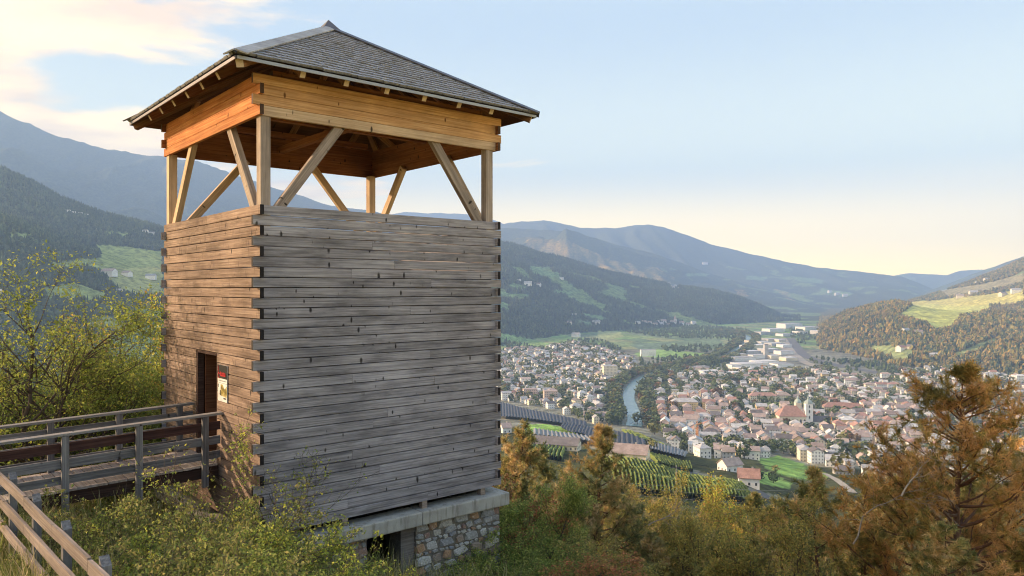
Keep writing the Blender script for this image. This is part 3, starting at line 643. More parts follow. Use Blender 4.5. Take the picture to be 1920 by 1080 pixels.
        m = MB(); A = Vector((a[0], a[1], a[2] - TB)); Bv = Vector((b[0], b[1], b[2] - TB)); out = Vector((nrm[0], nrm[1], 0)).normalized()
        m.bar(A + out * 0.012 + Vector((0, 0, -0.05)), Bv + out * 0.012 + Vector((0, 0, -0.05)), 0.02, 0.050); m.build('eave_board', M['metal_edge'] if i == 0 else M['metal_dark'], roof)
    for i in range(4):                                   # hip boards, two per hip
        c = Vector((e[i][0], e[i][1], z(ZE))); A = Vector((cu, cv, z(ZA))); d = (A - c).normalized()
        for s in (0, 1):
            a2 = e[(i + 1) % 4] if s == 0 else e[(i + 3) % 4]; ax = (Vector((a2[0], a2[1], z(ZE))) - c).normalized()
            nrm = (ax.cross(d) if s == 0 else d.cross(ax)).normalized(); side = (ax - d * ax.dot(d)).normalized()
            m = MB(); p0 = c - d * 0.06 + nrm * 0.058; p1 = A - d * 0.10 + nrm * 0.058; b0 = len(m.v)
            for p in (p0, p1):
                m.v += [tuple(p + side * (-0.012)), tuple(p + side * 0.17), tuple(p + side * 0.17 + nrm * 0.022), tuple(p - side * 0.012 + nrm * 0.022)]
            m.f += [(0,1,5,4),(1,2,6,5),(2,3,7,6),(3,0,4,7),(3,2,1,0),(4,5,6,7)]; m.m += [0] * 6
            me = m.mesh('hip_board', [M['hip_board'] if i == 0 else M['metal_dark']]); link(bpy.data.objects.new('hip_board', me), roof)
    m = MB(); k = 0.27; zz = ZA - 0.13
    cc = [(cu - k, cv - k), (cu + k, cv - k), (cu + k, cv + k), (cu - k, cv + k)]
    for i in range(4):
        a, b = cc[i], cc[(i + 1) % 4]; m.face([(a[0], a[1], z(zz + 0.0)), (b[0], b[1], z(zz + 0.0)), (cu, cv, z(ZA + 0.20))])
    m.face([(x_, y_, z(zz)) for x_, y_ in cc][::-1]); m.build('roof_cap', M['metal_dark'], roof)
    # rafters with their pale tails under the eaves
    RM = [wood('rafter_wood', (0.15, 0.07, 0.032), (0.25, 0.125, 0.06), (0.34, 0.18, 0.09)), M['pale_end']]
    def roofz(d): return ZE - 0.078 + SL * (d + OV)
    tails = 0.45
    for side in range(4):
        L = TW if side % 2 == 0 else TD
        for q in range(6):
            f = L * (q + 0.72) / 6.4; run_ = min(f, L - f) - 0.1
            if run_ < 0.2: run_ = 0.2
            def pt(d):
                h = z(roofz(d) - 0.065)
                return {0: (f, d, h), 1: (TW - d, f, h), 2: (TW - f, TD - d, h), 3: (d, TD - f, h)}[side]
            p, q2 = Vector(pt(-tails)), Vector(pt(run_)); d = q2 - p; Lg = d.length; mm = MB(); mm.box(-Lg/2, Lg/2, -0.045, 0.045, -0.06, 0.06, 0, 1)
            o = inst('rafter', mm.mesh('rafter', RM), roof, (p + q2) / 2); o.rotation_mode = 'QUATERNION'
            o.rotation_quaternion = Quaternion((0, 0, 1), math.atan2(d.y, d.x)) @ Quaternion((0, 1, 0), -math.asin(d.z / Lg))
    for (cx, cy) in e:
        c = Vector((cx, cy, 0)); i_ = Vector((cu, cv, 0)); h = (i_ - c).normalized()
        p = c + h * 0.10; q2 = c + h * 4.0; zz0 = roofz(-OV + 0.10 / 1.414) - 0.075; zz1 = roofz(-OV + 4.0 / 1.414) - 0.075
        p = Vector((p.x, p.y, z(zz0))); q2 = Vector((q2.x, q2.y, z(zz1))); d = q2 - p; Lg = d.length; mm = MB(); mm.box(-Lg/2, Lg/2, -0.06, 0.06, -0.065, 0.065, 0, 1)
        o = inst('hip_rafter', mm.mesh('hip_rafter', RM), roof, (p + q2) / 2); o.rotation_mode = 'QUATERNION'
        o.rotation_quaternion = Quaternion((0, 0, 1), math.atan2(d.y, d.x)) @ Quaternion((0, 1, 0), -math.asin(d.z / Lg))
    # ---- base: bearing blocks, concrete ring, rubble wall
    for u in (0.35, 1.55, 3.2, 4.59):
        m = MB(); m.box(-0.055, 0.055, -0.06, 0.06, -0.07, 0.063); m.build('bearing_block', M['post_wood'], T, (u, 0.07, z(-4.055)))
    for v in (0.9, 2.4, 4.0):
        m = MB(); m.box(-0.06, 0.06, -0.055, 0.055, -0.07, 0.063); m.build('bearing_block', M['post_wood'], T, (0.07, v, z(-4.055)))
    ct, cb = z(-4.125), z(-4.38); lo = -0.17
    def beam(a, name='concrete_beam'):
        m = MB(); m.box(*a, cb, ct); o = m.build(name, M['concrete'], T)
        bv = o.modifiers.new('bevel', 'BEVEL'); bv.width = 0.025; bv.segments = 2
        return o
    beam((lo, 3.03, lo, 0.30)); beam((3.034, TW + 0.17, lo, 0.30)); beam((lo, 0.30, 0.304, TD + 0.17)); beam((TW - 0.30, TW + 0.17, 0.304, TD + 0.17)); beam((0.304, TW - 0.304, TD - 0.3, TD + 0.17))
    fo = MB(); zt = cb - 0.004; zb_ = z(-7.6); fin = -0.02
    op0, op1 = 1.95, 2.98                                # doorway into the cellar
    fo.box(fin, op0, fin, 0.42, zb_, zt); fo.box(op1, TW + 0.02, fin, 0.42, zb_, zt); fo.box(fin, 0.42, 0.425, TD + 0.02, zb_, zt); fo.box(TW - 0.42, TW + 0.02, 0.425, TD + 0.02, zb_, zt); fo.box(0.425, TW - 0.425, TD - 0.4, TD + 0.02, zb_, zt)
    fw = fo.build('foundation_wall', M['mortar'], T)
    m = MB(); m.box(op1 - 0.30, op1 - 0.003, 0.02, 0.42, z(-6.6), zt); m.build('door_jamb', wood('old_jamb_wood', (0.10, 0.085, 0.075), (0.16, 0.14, 0.125), (0.22, 0.2, 0.18), knots=False), T)
    # rubble stones, one object each, fitted in rough courses
    protos = []
    for s in range(14):
        bm = bmesh.new(); bmesh.ops.create_icosphere(bm, subdivisions=1, radius=1.0); rr = random.Random(s)
        for v in bm.verts:
            c = v.co; q = Vector((math.copysign(abs(c.x) ** 0.55, c.x), math.copysign(abs(c.y) ** 0.7, c.y), math.copysign(abs(c.z) ** 0.6, c.z)))
            v.co = q * (0.60 + 0.13 * rr.random())
        me = bpy.data.meshes.new('stone'); bm.to_mesh(me); bm.free(); me.materials.append(M['stone']); protos.append(me)
    def stones(a0, a1, face, zlo, zhi):
        zc = zhi
        while zc > zlo:
            h = rnd.choice([0.07, 0.10, 0.13, 0.17, 0.21]); a = a0 - rnd.random() * 0.1
            while a < a1:
                hh = h * rnd.uniform(0.75, 1.3); w = max(0.07, hh * rnd.uniform(0.9, 2.6)); w = min(w, 0.40)
                aa = min(max(a + w / 2, a0 + w * 0.42), a1 - w * 0.42); zz = zc - h / 2 + rnd.uniform(-0.014, 0.014); out = rnd.uniform(-0.01, 0.03)
                loc = {'front': (aa, fin + 0.03 - out, zz), 'right': (TW + 0.02 - 0.03 + out, aa, zz), 'left': (fin + 0.03 - out, aa, zz), 'reveal': (op1 - 0.02, aa, zz)}[face]
                rot = (rnd.uniform(-0.2, 0.2), rnd.uniform(-0.22, 0.22), (0 if face == 'front' else math.pi / 2) + rnd.uniform(-0.1, 0.1))
                inst('stone', rnd.choice(protos), fw, loc, rot, (w * 0.70, 0.095, hh * 0.76)); a += w * 1.0
            zc -= h * 1.02
    stones(-0.02, op0, 'front', z(-5.35), zt); stones(op1, TW + 0.02, 'front', z(-5.55), zt); stones(0.0, 1.6, 'right', z(-5.5), zt)
    return T
TOWER = build_tower()

# ------------------------------------------------------------------ sign, footbridge, fence
def uvz(u, v, w): p = TO + RU * u + LV * v; return Vector((p.x, p.y, w))
def build_sign():
    S = empty('information_sign', uvz(-0.012, 1.765, -1.985), TANG - math.pi / 2)       # local x runs along the wall to the right
    tag(S, 'small information sign beside the door: black panel with red print over a white poster', 'sign')
    h = 0.64; w = 0.45
    m = MB(); m.box(0, w, -0.012, 0, 0.325, h); m.build('upper_panel', M['white_paint'], S)
    m = MB(); m.box(0, w, -0.012, 0, 0.0, 0.318); lp = m.build('lower_panel', M['white_paint'], S)
    m = MB(); m.box(0.0, w, -0.0165, -0.0125, 0.405, h); up = m.build('black_field', M['black_paint'], S)
    m = MB()                                             # red round emblem and the red wordmark beside it
    for k in range(10):
        a = 0.5 + k * 0.48; b = a + 0.5; cx, cz, r = 0.075, 0.455, 0.042
        m.bar((cx + math.cos(a) * r, -0.0195, cz + math.sin(a) * r), (cx + math.cos(b) * r, -0.0195, cz + math.sin(b) * r), 0.004, 0.018, up=(math.cos((a+b)/2), 0, math.sin((a+b)/2)))
    m.bar((0.045, -0.0195, 0.48), (0.04, -0.0195, 0.62), 0.004, 0.012, up=(1, 0, 0)); m.build('red_emblem', M['red_paint'], up)
    m = MB(); x = 0.145
    for k, wd in enumerate((0.035, 0.042, 0.034, 0.040, 0.036, 0.038)):
        m.box(x, x + 0.011, -0.0215, -0.0175, 0.445, 0.515 if k % 2 else 0.525); m.box(x + wd - 0.012, x + wd - 0.002, -0.0215, -0.0175, 0.445, 0.505)
        m.box(x + 0.0112, x + wd - 0.0122, -0.0215, -0.0175, 0.448 if k % 3 else 0.49, 0.462 if k % 3 else 0.505); x += wd + 0.006
    m.build('red_lettering', M['red_paint'], up)
    t = NT('printed_photograph'); v = t.coord(); n = t.noise(v, 7, 4, 0.6); t.color(t.ramp(n, [(0.35, (0.10, 0.08, 0.02)), (0.5, (0.36, 0.27, 0.06)), (0.65, (0.62, 0.56, 0.36))])); t.b.inputs['Roughness'].default_value = 0.5
    m = MB(); m.face([(0.14, -0.0145, 0.105), (w, -0.0145, 0.085), (w, -0.0145, 0.29), (0.33, -0.0145, 0.22), (0.24, -0.0145, 0.30), (0.15, -0.0145, 0.30)]); m.build('photograph', t.m, lp)
    m = MB(); m.face([(0.10, -0.0155, 0.12), (0.16, -0.0155, 0.10), (0.15, -0.0155, 0.20), (0.11, -0.0155, 0.19)]); m.box(0.02, 0.04, -0.0155, -0.0125, 0.24, 0.30)
    for k in range(4): m.box(0.29 + k * 0.035, 0.31 + k * 0.035, -0.0155, -0.0125, 0.05, 0.075)
    m.build('black_print', M['black_paint'], lp)
    m = MB()
    for k in range(9): m.box(0.05 + k * 0.042, 0.08 + k * 0.042, -0.0145, -0.0125, 0.355, 0.372)
    m.build('small_lettering', plain('grey_print', (0.3, 0.3, 0.3)), S)
build_sign()
BSL = -0.030                                             # the bridge falls gently away from the door
def build_bridge():
    v0, v1 = 1.66, 3.14; LEN = 4.2; zd = -3.07
    o_ = uvz(0, 0, 0)
    Bd = empty('footbridge', uvz(-LEN, (v0 + v1) / 2, -3.9), TANG); tag(Bd, 'grey timber footbridge with plank deck and railings leading to the tower door', 'footbridge')
    def loc(t, v, w): return Vector((-t + LEN, v - (v0 + v1) / 2, w + t * BSL + 3.9))
    rnd = random.Random(3)
    # deck planks
    pw = 0.145; n = int(LEN / pw); mm = MB(); Lp = v1 - v0 - 0.02; mm.box(-Lp/2, Lp/2, -pw/2 + 0.004, pw/2 - 0.004, -0.02, 0.02); pm = mm.mesh('plank', [M['plank_wood']])
    deckm = MB()
    for v in (v0 + 0.12, v1 - 0.12): deckm.bar(loc(0.03, v, zd - 0.15), loc(LEN, v, zd - 0.15), 0.12, 0.20)
    deck = deckm.build('deck', M['dark_wood'], Bd)
    for k in range(n):
        p = loc(0.06 + pw * (k + 0.5), (v0 + v1) / 2, zd - 0.022 + rnd.uniform(-0.003, 0.003)); inst('plank', pm, deck, p, (0, math.atan(BSL) * 0, math.pi / 2 + rnd.uniform(-0.006, 0.006)))
    for s, v, posts in ((0, v0, (0.30, 1.36, 2.42, 3.55)), (1, v1, (0.28, 1.32, 2.38, 3.45))):
        sg = -1 if s == 0 else 1
        for t in posts:
            m = MB(); L = 1.22 if s == 0 else 0.98; m.box(-L/2, L/2, -0.04, 0.04, -0.05, 0.05); zc = -2.22 - L / 2
            inst('railing_post', m.mesh('railing_post', [M['rail_wood']]), Bd, loc(t, v - 0.065 if s == 0 else v - 0.055, zc), (0, math.pi / 2, 0))
        def rail(name, w, th, h, off, mat, t0=0.02):
            p, q = loc(t0, v + off, w), loc(LEN, v + off, w); d = q - p; L = d.length; m = MB(); m.box(-L/2, L/2, -th/2, th/2, -h/2, h/2)
            o = inst(name, m.mesh(name, [mat]), Bd, (p + q) / 2); o.rotation_mode = 'QUATERNION'; o.rotation_quaternion = Quaternion((0, 0, 1), math.atan2(d.y, d.x)) @ Quaternion((0, 1, 0), -math.asin(d.z / L))
        rail('handrail', -2.195, 0.16, 0.038, -0.03, M['handrail'], 0.0 if s == 0 else 0.03)
        rail('rail_board', -2.41, 0.036, 0.145, 0.003, wood('red_stained_rail', (0.045, 0.022, 0.018), (0.085, 0.04, 0.032), (0.13, 0.07, 0.06), knots=False) if s == 0 else M['rail_wood'])
        rail('rail_board', -2.66, 0.036, 0.145, 0.003, M['rail_wood'])
        rail('rail_board', -2.915, 0.036, 0.130, 0.003, M['rail_wood'])
build_bridge()
def build_fence():
    z0 = -2.38; a = Vector((-7.55, 10.72, 0)); b = Vector((-2.05, 4.84, 0)); d = (b - a).normalized(); L = (b - a).length
    Fn = empty('wooden_fence', (a.x, a.y, -3.4), math.atan2(d.y, d.x)); tag(Fn, 'sunlit three-board wooden fence running along the path in the lower left corner', 'fence')
    m0 = wood('pinkish_fence_board', (0.15, 0.12, 0.10), (0.25, 0.20, 0.17), (0.35, 0.29, 0.25), stain=0.4, crack=0.4)
    rnd = random.Random(4)
    for zz, h in ((z0 - 0.065, 0.125), (z0 - 0.37, 0.12), (z0 - 0.66, 0.12)):
        x = 0.0
        for seg in (2.9, 2.7, 2.6):
            m = MB(); hh = seg / 2; b0 = 0
            # hand-sawn board: uneven upper edge
            n = 8; 
            for k in range(n + 1):
                xx = -hh + 0.004 + (seg - 0.008) * k / n; dz = rnd.uniform(-0.007, 0.007)
                m.v += [(xx, -0.017, -h/2 + dz), (xx, 0.017, -h/2 + dz), (xx, 0.017, h/2 + dz), (xx, -0.017, h/2 + dz)]
            for k in range(n):
                q = k * 4
                for (i, j) in ((0,1),(1,2),(2,3),(3,0)): m.f.append((q+i, q+j, q+4+j, q+4+i)); m.m.append(0)
            m.f += [(3,2,1,0), (n*4, n*4+1, n*4+2, n*4+3)]; m.m += [0, 0]
            inst('fence_board', m.mesh('fence_board', [m0]), Fn, (x + hh, 0, zz + 3.4), (0, rnd.uniform(-0.004, 0.004), 0)); x += seg
    for x in (0.35, 1.75, 3.10, 4.45, 5.8, 7.2):
        m = MB(); m.box(-0.55, 0.56, -0.04, 0.04, -0.045, 0.045); me = m.mesh('fence_post', [M['rail_wood']])
        for v in me.vertices:
            if v.co.x > 0.5: v.co.x += 0.05 if v.co.z > 0 else -0.02
        inst('fence_post', me, Fn, (x, 0.075, z0 + 3.4 - 0.56), (0, -math.pi / 2, 0))
build_fence()

# ------------------------------------------------------------------ the valley: river, roads, forest, fields, town
def drape(name, pts, hw, mat, dz, kind='structure', sub=8):
    """a flat ribbon along photo points laid on the terrain"""
    P = [ground_at(*p) for p in pts]; W = hw if isinstance(hw, (list, tuple)) else [hw] * len(P)
    q = []; ww = []
    for i in range(len(P) - 1):
        p0, p1, p2, p3 = P[max(i-1, 0)], P[i], P[i+1], P[min(i+2, len(P)-1)]
        for k in range(sub):
            t = k / sub; q.append(0.5 * (2*p1 + (p2-p0)*t + (2*p0-5*p1+4*p2-p3)*t*t + (3*p1-p0-3*p2+p3)*t**3)); ww.append(W[i] * (1-t) + W[i+1] * t)
    q.append(P[-1]); ww.append(W[-1]); V = []; n = len(q)
    for i in range(n):
        d = q[min(i+1, n-1)] - q[max(i-1, 0)]; d.z = 0; d.normalize(); s = Vector((d.y, -d.x, 0))
        for k in (-1, -0.33, 0.33, 1):
            p = q[i] + s * (ww[i] * k); V.append((p.x, p.y, float(zat(p.x, p.y)) + dz))
    fc = []
    for i in range(n - 1):
        for k in range(3): fc.append((i*4+k, i*4+k+1, i*4+k+5, i*4+k+4))
    o = link(bpy.data.objects.new(name, fast_mesh(name, V, fc, mats=[mat]))); tag(o, kind=kind); return q
def water_mat():
    t = NT('river_water'); v = t.pos(); n = t.noise(v, 0.15, 4, 0.6); t.color(t.ramp(n, [(0.3, (0.16, 0.27, 0.26)), (0.7, (0.24, 0.36, 0.345))])); t.b.inputs['Roughness'].default_value = 0.22; t.b.inputs['Specular IOR Level'].default_value = 0.5
    t.bump(t.noise(v, 0.8, 3), 0.15, 0.2); return t.m
M['water'] = water_mat(); M['asphalt'] = plain('asphalt', (0.15, 0.145, 0.14), 0.9, 0.15, 0.05); M['gravel'] = plain('pale_gravel', (0.34, 0.30, 0.24), 0.95, 0.2, 0.05)
RIV = [(1188,800),(1190,786),(1186,768),(1179,750),(1180,735),(1190,720),(1209,707),(1240,697),(1290,687),(1338,677),(1366,667),(1386,654),(1400,642),(1404,634),(1392,627),(1350,621)]
RIVQ = drape('river', RIV, [9,9,9,9,9.5,9.5,9,9,9,9,9,9,9,10,10,10], M['water'], 0.7)
ROADQ = []
ROADQ += drape('motorway', [(1482,634),(1490,645),(1500,658),(1512,668),(1545,679),(1600,691),(1680,703),(1760,706),(1920,720)], 13, M['asphalt'], 0.5)
ROADQ += drape('road', [(1455,636),(1465,648),(1478,662),(1490,674)], 9, M['gravel'], 0.5)
ROADQ += drape('railway', [(1468,634),(1480,650),(1494,668),(1520,684),(1600,703),(1700,722),(1820,748),(1920,775)], 10, M['gravel'], 0.45)
drape('orchard_road', [(1085,826),(1150,842),(1225,868),(1300,890),(1380,912),(1440,930)], 4.0, M['asphalt'], 0.5)
drape('farm_road', [(1545,888),(1575,905),(1600,925)], 2.6, M['gravel'], 0.4)
RIVA = np.array([(p.x, p.y) for p in RIVQ]); ROADA = np.array([(p.x, p.y) for p in ROADQ])
def near_line(X, Y, A): return np.sqrt(((np.stack([X, Y], -1)[:, None, :] - A[None]) ** 2).sum(-1)).min(1)

# ---- forest on the flanks: thousands of small trees, one mass
def leaf_mat(name, c, var=0.35, trans=0.25):
    t = NT(name); k = t.attr(); t.color(t.mix(1.0, c, k, 'MULTIPLY')); t.b.inputs['Roughness'].default_value = 0.7; t.b.inputs['Specular IOR Level'].default_value = 0.15
    if trans > 0:
        tr = t.n('ShaderNodeBsdfTranslucent'); t.L.new(t.mix(1.0, c, k, 'MULTIPLY'), tr.inputs[0]); mx = t.n('ShaderNodeMixShader'); mx.inputs[0].default_value = trans
        t.L.new(t.b.outputs[0], mx.inputs[1]); t.L.new(tr.outputs[0], mx.inputs[2]); t.L.new(mx.outputs[0], t.N['Material Output'].inputs[0])
    return t.m
M['far_leaf'] = leaf_mat('far_foliage', (1, 1, 1), trans=0.0)
def forest(name, n, ymin, ymax, pxr, cols, hgt, dens_seed, label, layers=None, extra=None, thin=0.0, conifer=0.6, nonforest=False):
    X = []; Y = []
    s = RNG.uniform((pxr[0]-960)/F, (pxr[1]-960)/F, n); y = np.sqrt(RNG.uniform(ymin**2, ymax**2, n)); x = s * y
    z = zat(x, y); ok = np.ones(n, bool)
    i = np.clip(np.searchsorted(GS, s), 0, len(GS)-1); j = np.clip(np.searchsorted(GY, y), 0, len(GY)-1)
    if not nonforest: ok &= FOREST[i, j] > 0.5
    if layers is not None: ok &= np.isin(GWHO[i, j], layers)
    if extra is not None: ok &= extra(x, y, z)
    ok &= fbm(x / 55, y / 55, 3, dens_seed) > -0.55 + thin
    ok &= seen(x, y, z + 16)
    px_, py_ = proj(x, y, z); ok &= ~((px_ > 325) & (px_ < 925) & (py_ > 400)); ok &= (px_ > -230) & (px_ < 2210)
    x, y, z = x[ok], y[ok], z[ok]; m = len(x)
    if m == 0: return 0
    con = RNG.random(m) < conifer; h = RNG.uniform(hgt[0], hgt[1], m) * np.where(con, 1.15, 0.85) * (1 + 0.25 * fbm(x/80, y/80, 2, 5)); r = np.where(con, 0.20, 0.40) * h * RNG.uniform(0.8, 1.25, m)
    # profile rings: conifer = jagged cone, broadleaf = lumpy dome
    rings_c = [(0.08, 1.05), (0.42, 0.66), (0.74, 0.30)]; rings_b = [(0.12, 0.72), (0.46, 1.08), (0.80, 0.68)]
    k = 4; V = np.zeros((m, 3 * k + 1, 3)); C = np.zeros((m, 3 * k + 1, 3)); a0 = RNG.uniform(0, 6.28, m)
    base = np.array(cols)[RNG.integers(0, len(cols), m)] * RNG.uniform(0.65, 1.35, (m, 1)) * (1 + 0.35 * fbm(x/130, y/130, 3, 71))[:, None]
    for q in range(3):
        zc = np.where(con, rings_c[q][0], rings_b[q][0]); rc = np.where(con, rings_c[q][1], rings_b[q][1])
        for e in range(k):
            a = a0 + e * 2 * math.pi / k + q * 0.5; rr = r * rc * RNG.uniform(0.72, 1.28, m)
            V[:, q*k+e] = np.stack([x + np.cos(a) * rr, y + np.sin(a) * rr, z + h * zc * RNG.uniform(0.94, 1.06, m) - 0.8], -1)
            C[:, q*k+e] = base * RNG.uniform(0.8, 1.2, (m, 1))
    V[:, -1] = np.stack([x, y, z + h - 0.8], -1); C[:, -1] = base * 1.1
    b = np.arange(m)[:, None] * (3 * k + 1); Q = []; T = []
    for q in range(2):
        for e in range(k): Q.append(b + [q*k+e, q*k+(e+1) % k, (q+1)*k+(e+1) % k, (q+1)*k+e])
    for e in range(k): T.append(b + [2*k+e, 2*k+(e+1) % k, 3*k])
    o = link(bpy.data.objects.new(name, fast_mesh(name, V.reshape(-1, 3), np.concatenate(Q), np.concatenate(T), cols=C.reshape(-1, 3), mats=[M['far_leaf']])))
    tag(o, label, 'forest', kind='stuff'); return m
CON = [(0.055, 0.078, 0.044), (0.065, 0.090, 0.044), (0.050, 0.070, 0.042), (0.088, 0.108, 0.052)]
AUT = [(0.22, 0.185, 0.06), (0.27, 0.21, 0.065), (0.30, 0.20, 0.06), (0.16, 0.165, 0.055), (0.23, 0.18, 0.065)]
nf = []
nf.append(forest('forest', 28000, 800, 3000, (-220, 330), CON, (11, 17), 1, 'dark conifer forest covering the slopes behind the left tree', [1]))
nf.append(forest('forest', 42000, 2200, 4700, (920, 1500), CON + [(0.045, 0.052, 0.03)], (11, 18), 2, 'bluish forest on the ridge beyond the left part of the town', [6, 1]))
nf.append(forest('forest', 72000, 1350, 4300, (1480, 2200), AUT + CON[:2], (9, 15.5), 3, 'brownish autumn forest covering the hill on the right', [10, 9], conifer=0.35))
# tree belts between the fields of the valley floor
TREEZ = [[(938,672),(990,660),(1010,650),(938,640)], [(1060,640),(1120,636),(1175,655),(1130,664),(1080,650)], [(1130,612),(1260,606),(1400,618),(1420,640),(1380,652),(1360,636),(1250,634),(1180,624)], [(1195,674),(1330,668),(1372,652),(1400,660),(1360,690),(1250,695),(1200,686)],
         [(1240,650),(1340,648),(1390,652),(1380,660),(1250,660)], [(938,590),(1080,598),(1150,612),(1060,628),(938,622)], [(1480,672),(1560,694),(1640,702),(1690,694),(1660,680),(1560,676),(1500,664)], [(1640,706),(1700,712),(1720,700),(1660,694)], [(1480,615),(1530,628),(1505,650),(1480,630)]]
def belts(x, y, z):
    px_, py_ = proj(x, y, z); r = np.zeros(x.shape, bool)
    for p in TREEZ: r |= inpoly(px_, py_, p)
    return r & (near_line(x, y, RIVA) > 17) & (near_line(x, y, ROADA) > 15)
nf.append(forest('woodland', 16000, 1400, 4200, (930, 1740), [(0.07, 0.10, 0.045), (0.09, 0.12, 0.05), (0.075, 0.095, 0.05)], (8, 14), 4, 'belts of trees between the fields of the valley floor', None, belts, thin=0.2, conifer=0.3, nonforest=True))
print('forest trees', nf)

# ---- houses
WALLS = {'white': (0.88, 0.86, 0.82), 'cream': (0.84, 0.74, 0.57), 'yellow': (0.74, 0.56, 0.30), 'pink': (0.72, 0.55, 0.46), 'grey': (0.55, 0.54, 0.53)}
ROOFS = {'red': (0.36, 0.21, 0.165), 'brown': (0.34, 0.265, 0.235), 'grey': (0.41, 0.40, 0.395), 'dark': (0.17, 0.15, 0.145), 'terracotta': (0.43, 0.335, 0.285), 'pale': (0.58, 0.57, 0.55)}
def wall_mat(name, c, windows=True):
    t = NT(name); a = t.n('ShaderNodeVertexColor', layer_name='tint'); s = t.n('ShaderNodeSeparateColor'); t.L.new(a.outputs[0], s.inputs[0])
    v = t.pos(); n = t.noise(v, 0.35, 4, 0.6); col = t.scale(c, t.range(n, 0.3, 0.7, 0.86, 1.1, False))
    if windows:
        fx = t.math('FRACT', t.math('DIVIDE', s.outputs[0], 2.7)); fz = t.math('FRACT', t.math('DIVIDE', s.outputs[1], 2.9))
        m1 = t.math('MULTIPLY', t.math('GREATER_THAN', fx, 0.33), t.math('LESS_THAN', fx, 0.70)); m2 = t.math('MULTIPLY', t.math('GREATER_THAN', fz, 0.32), t.math('LESS_THAN', fz, 0.76))
        col = t.mix(t.math('MULTIPLY', t.math('MULTIPLY', m1, m2), 0.85), col, (0.07, 0.07, 0.075))
    t.color(col); return t.m
def roof_mat(name, c):
    t = NT(name); v = t.pos(); n = t.noise(v, 0.3, 5, 0.65); n2 = t.noise(v, 2.0, 3); k = t.math('MULTIPLY', t.range(n, 0.3, 0.7, 0.75, 1.25, False), t.range(n2, 0.3, 0.7, 0.85, 1.15, False)); t.color(t.scale(t.scale(c, k), t.range(t.rand(), 0, 1, 0.8, 1.2, False))); return t.m
WM = {k: wall_mat('render_' + k, c) for k, c in WALLS.items()}; WMP = {k: wall_mat('plaster_' + k, c, False) for k, c in WALLS.items()}
RM_ = {k: roof_mat('tiles_' + k, c) for k, c in ROOFS.items()}
M['pane'] = plain('window_pane', (0.06, 0.06, 0.065), 0.3, 0.2); M['chimney'] = plain('chimney_render', (0.5, 0.46, 0.4))
def wall_geo(w, d, h, gable, rp_):
    V = []; Q = []; T = []; C = []
    for (x0, y0, x1, y1, p0) in ((-w/2,-d/2,w/2,-d/2,0), (w/2,-d/2,w/2,d/2,w), (w/2,d/2,-w/2,d/2,w+d), (-w/2,d/2,-w/2,-d/2,w+w+d)):
        L = math.hypot(x1-x0, y1-y0); b = len(V); V += [(x0,y0,-3),(x1,y1,-3),(x1,y1,h),(x0,y0,h)]; C += [(0,-3,0),(L,-3,0),(L,h,0),(0,h,0)]; Q.append((b,b+1,b+2,b+3))
        if gable and abs(x1-x0) < 0.01: b = len(V); V += [(x0,y0,h),(x1,y1,h),(x0,0,h+rp_)]; C += [(0,h,0),(L,h,0),(L/2,h+rp_,0)]; T.append((b,b+1,b+2))
    return V, Q, T, C
def roof_geo(w, d, h, kind, rp_, ov=0.6):
    a, b = w/2 + ov, d/2 + ov; e = h - ov * rp_ / (d/2); z2 = h + rp_; th = 0.25
    if kind == 'flat':
        V = [(-w/2-.1,-d/2-.1,h-.2),(w/2+.1,-d/2-.1,h-.2),(w/2+.1,d/2+.1,h-.2),(-w/2-.1,d/2+.1,h-.2)]; V += [(x,y,h+.35) for x,y,_ in V]
        return V, [(0,1,5,4),(1,2,6,5),(2,3,7,6),(3,0,4,7),(4,5,6,7)], []
    r = a if kind == 'gable' else max(a - b * 0.95, 0.3)
    V = [(-a,-b,e),(a,-b,e),(a,b,e),(-a,b,e),(-r,0,z2),(r,0,z2)]; V += [(x,y,z+th) for x,y,z in V]
    Q = [(6,7,11,10),(8,9,10,11),(0,4,5,1),(2,5,4,3),(0,1,7,6),(2,3,9,8)]; T = []
    if kind == 'gable': Q += [(1,5,11,7),(5,2,8,11),(3,4,10,9),(4,0,6,10)]
    else: T += [(7,8,11),(9,6,10),(1,5,2),(3,4,0)]; Q += [(1,2,8,7),(3,0,6,9)]
    return V, Q, T
_mc = {}
def house_meshes(w, d, h, kind, rp_, wc, rc, plainwall):
    k = (w, d, h, kind, rp_, wc, rc, plainwall)
    if k not in _mc:
        V, Q, T, C = wall_geo(w, d, h, kind == 'gable', rp_ if kind != 'flat' else 0); wm = fast_mesh('wall', V, Q, T if T else None, cols=np.array(C, float), mats=[(WMP if plainwall else WM)[wc]])
        V, Q, T = roof_geo(w, d, h, kind, rp_); rm = fast_mesh('roof', V, Q, T if T else None, mats=[RM_[rc]]); _mc[k] = (wm, rm)
    return _mc[k]
_wm = MB(); _wm.box(-0.45, 0.45, -0.05, 0.06, -0.65, 0.65); WINM = _wm.mesh('window', [M['pane']])
_cm = MB(); _cm.box(-0.4, 0.4, -0.35, 0.35, -1.2, 1.0); CHM = _cm.mesh('chimney', [M['chimney']])
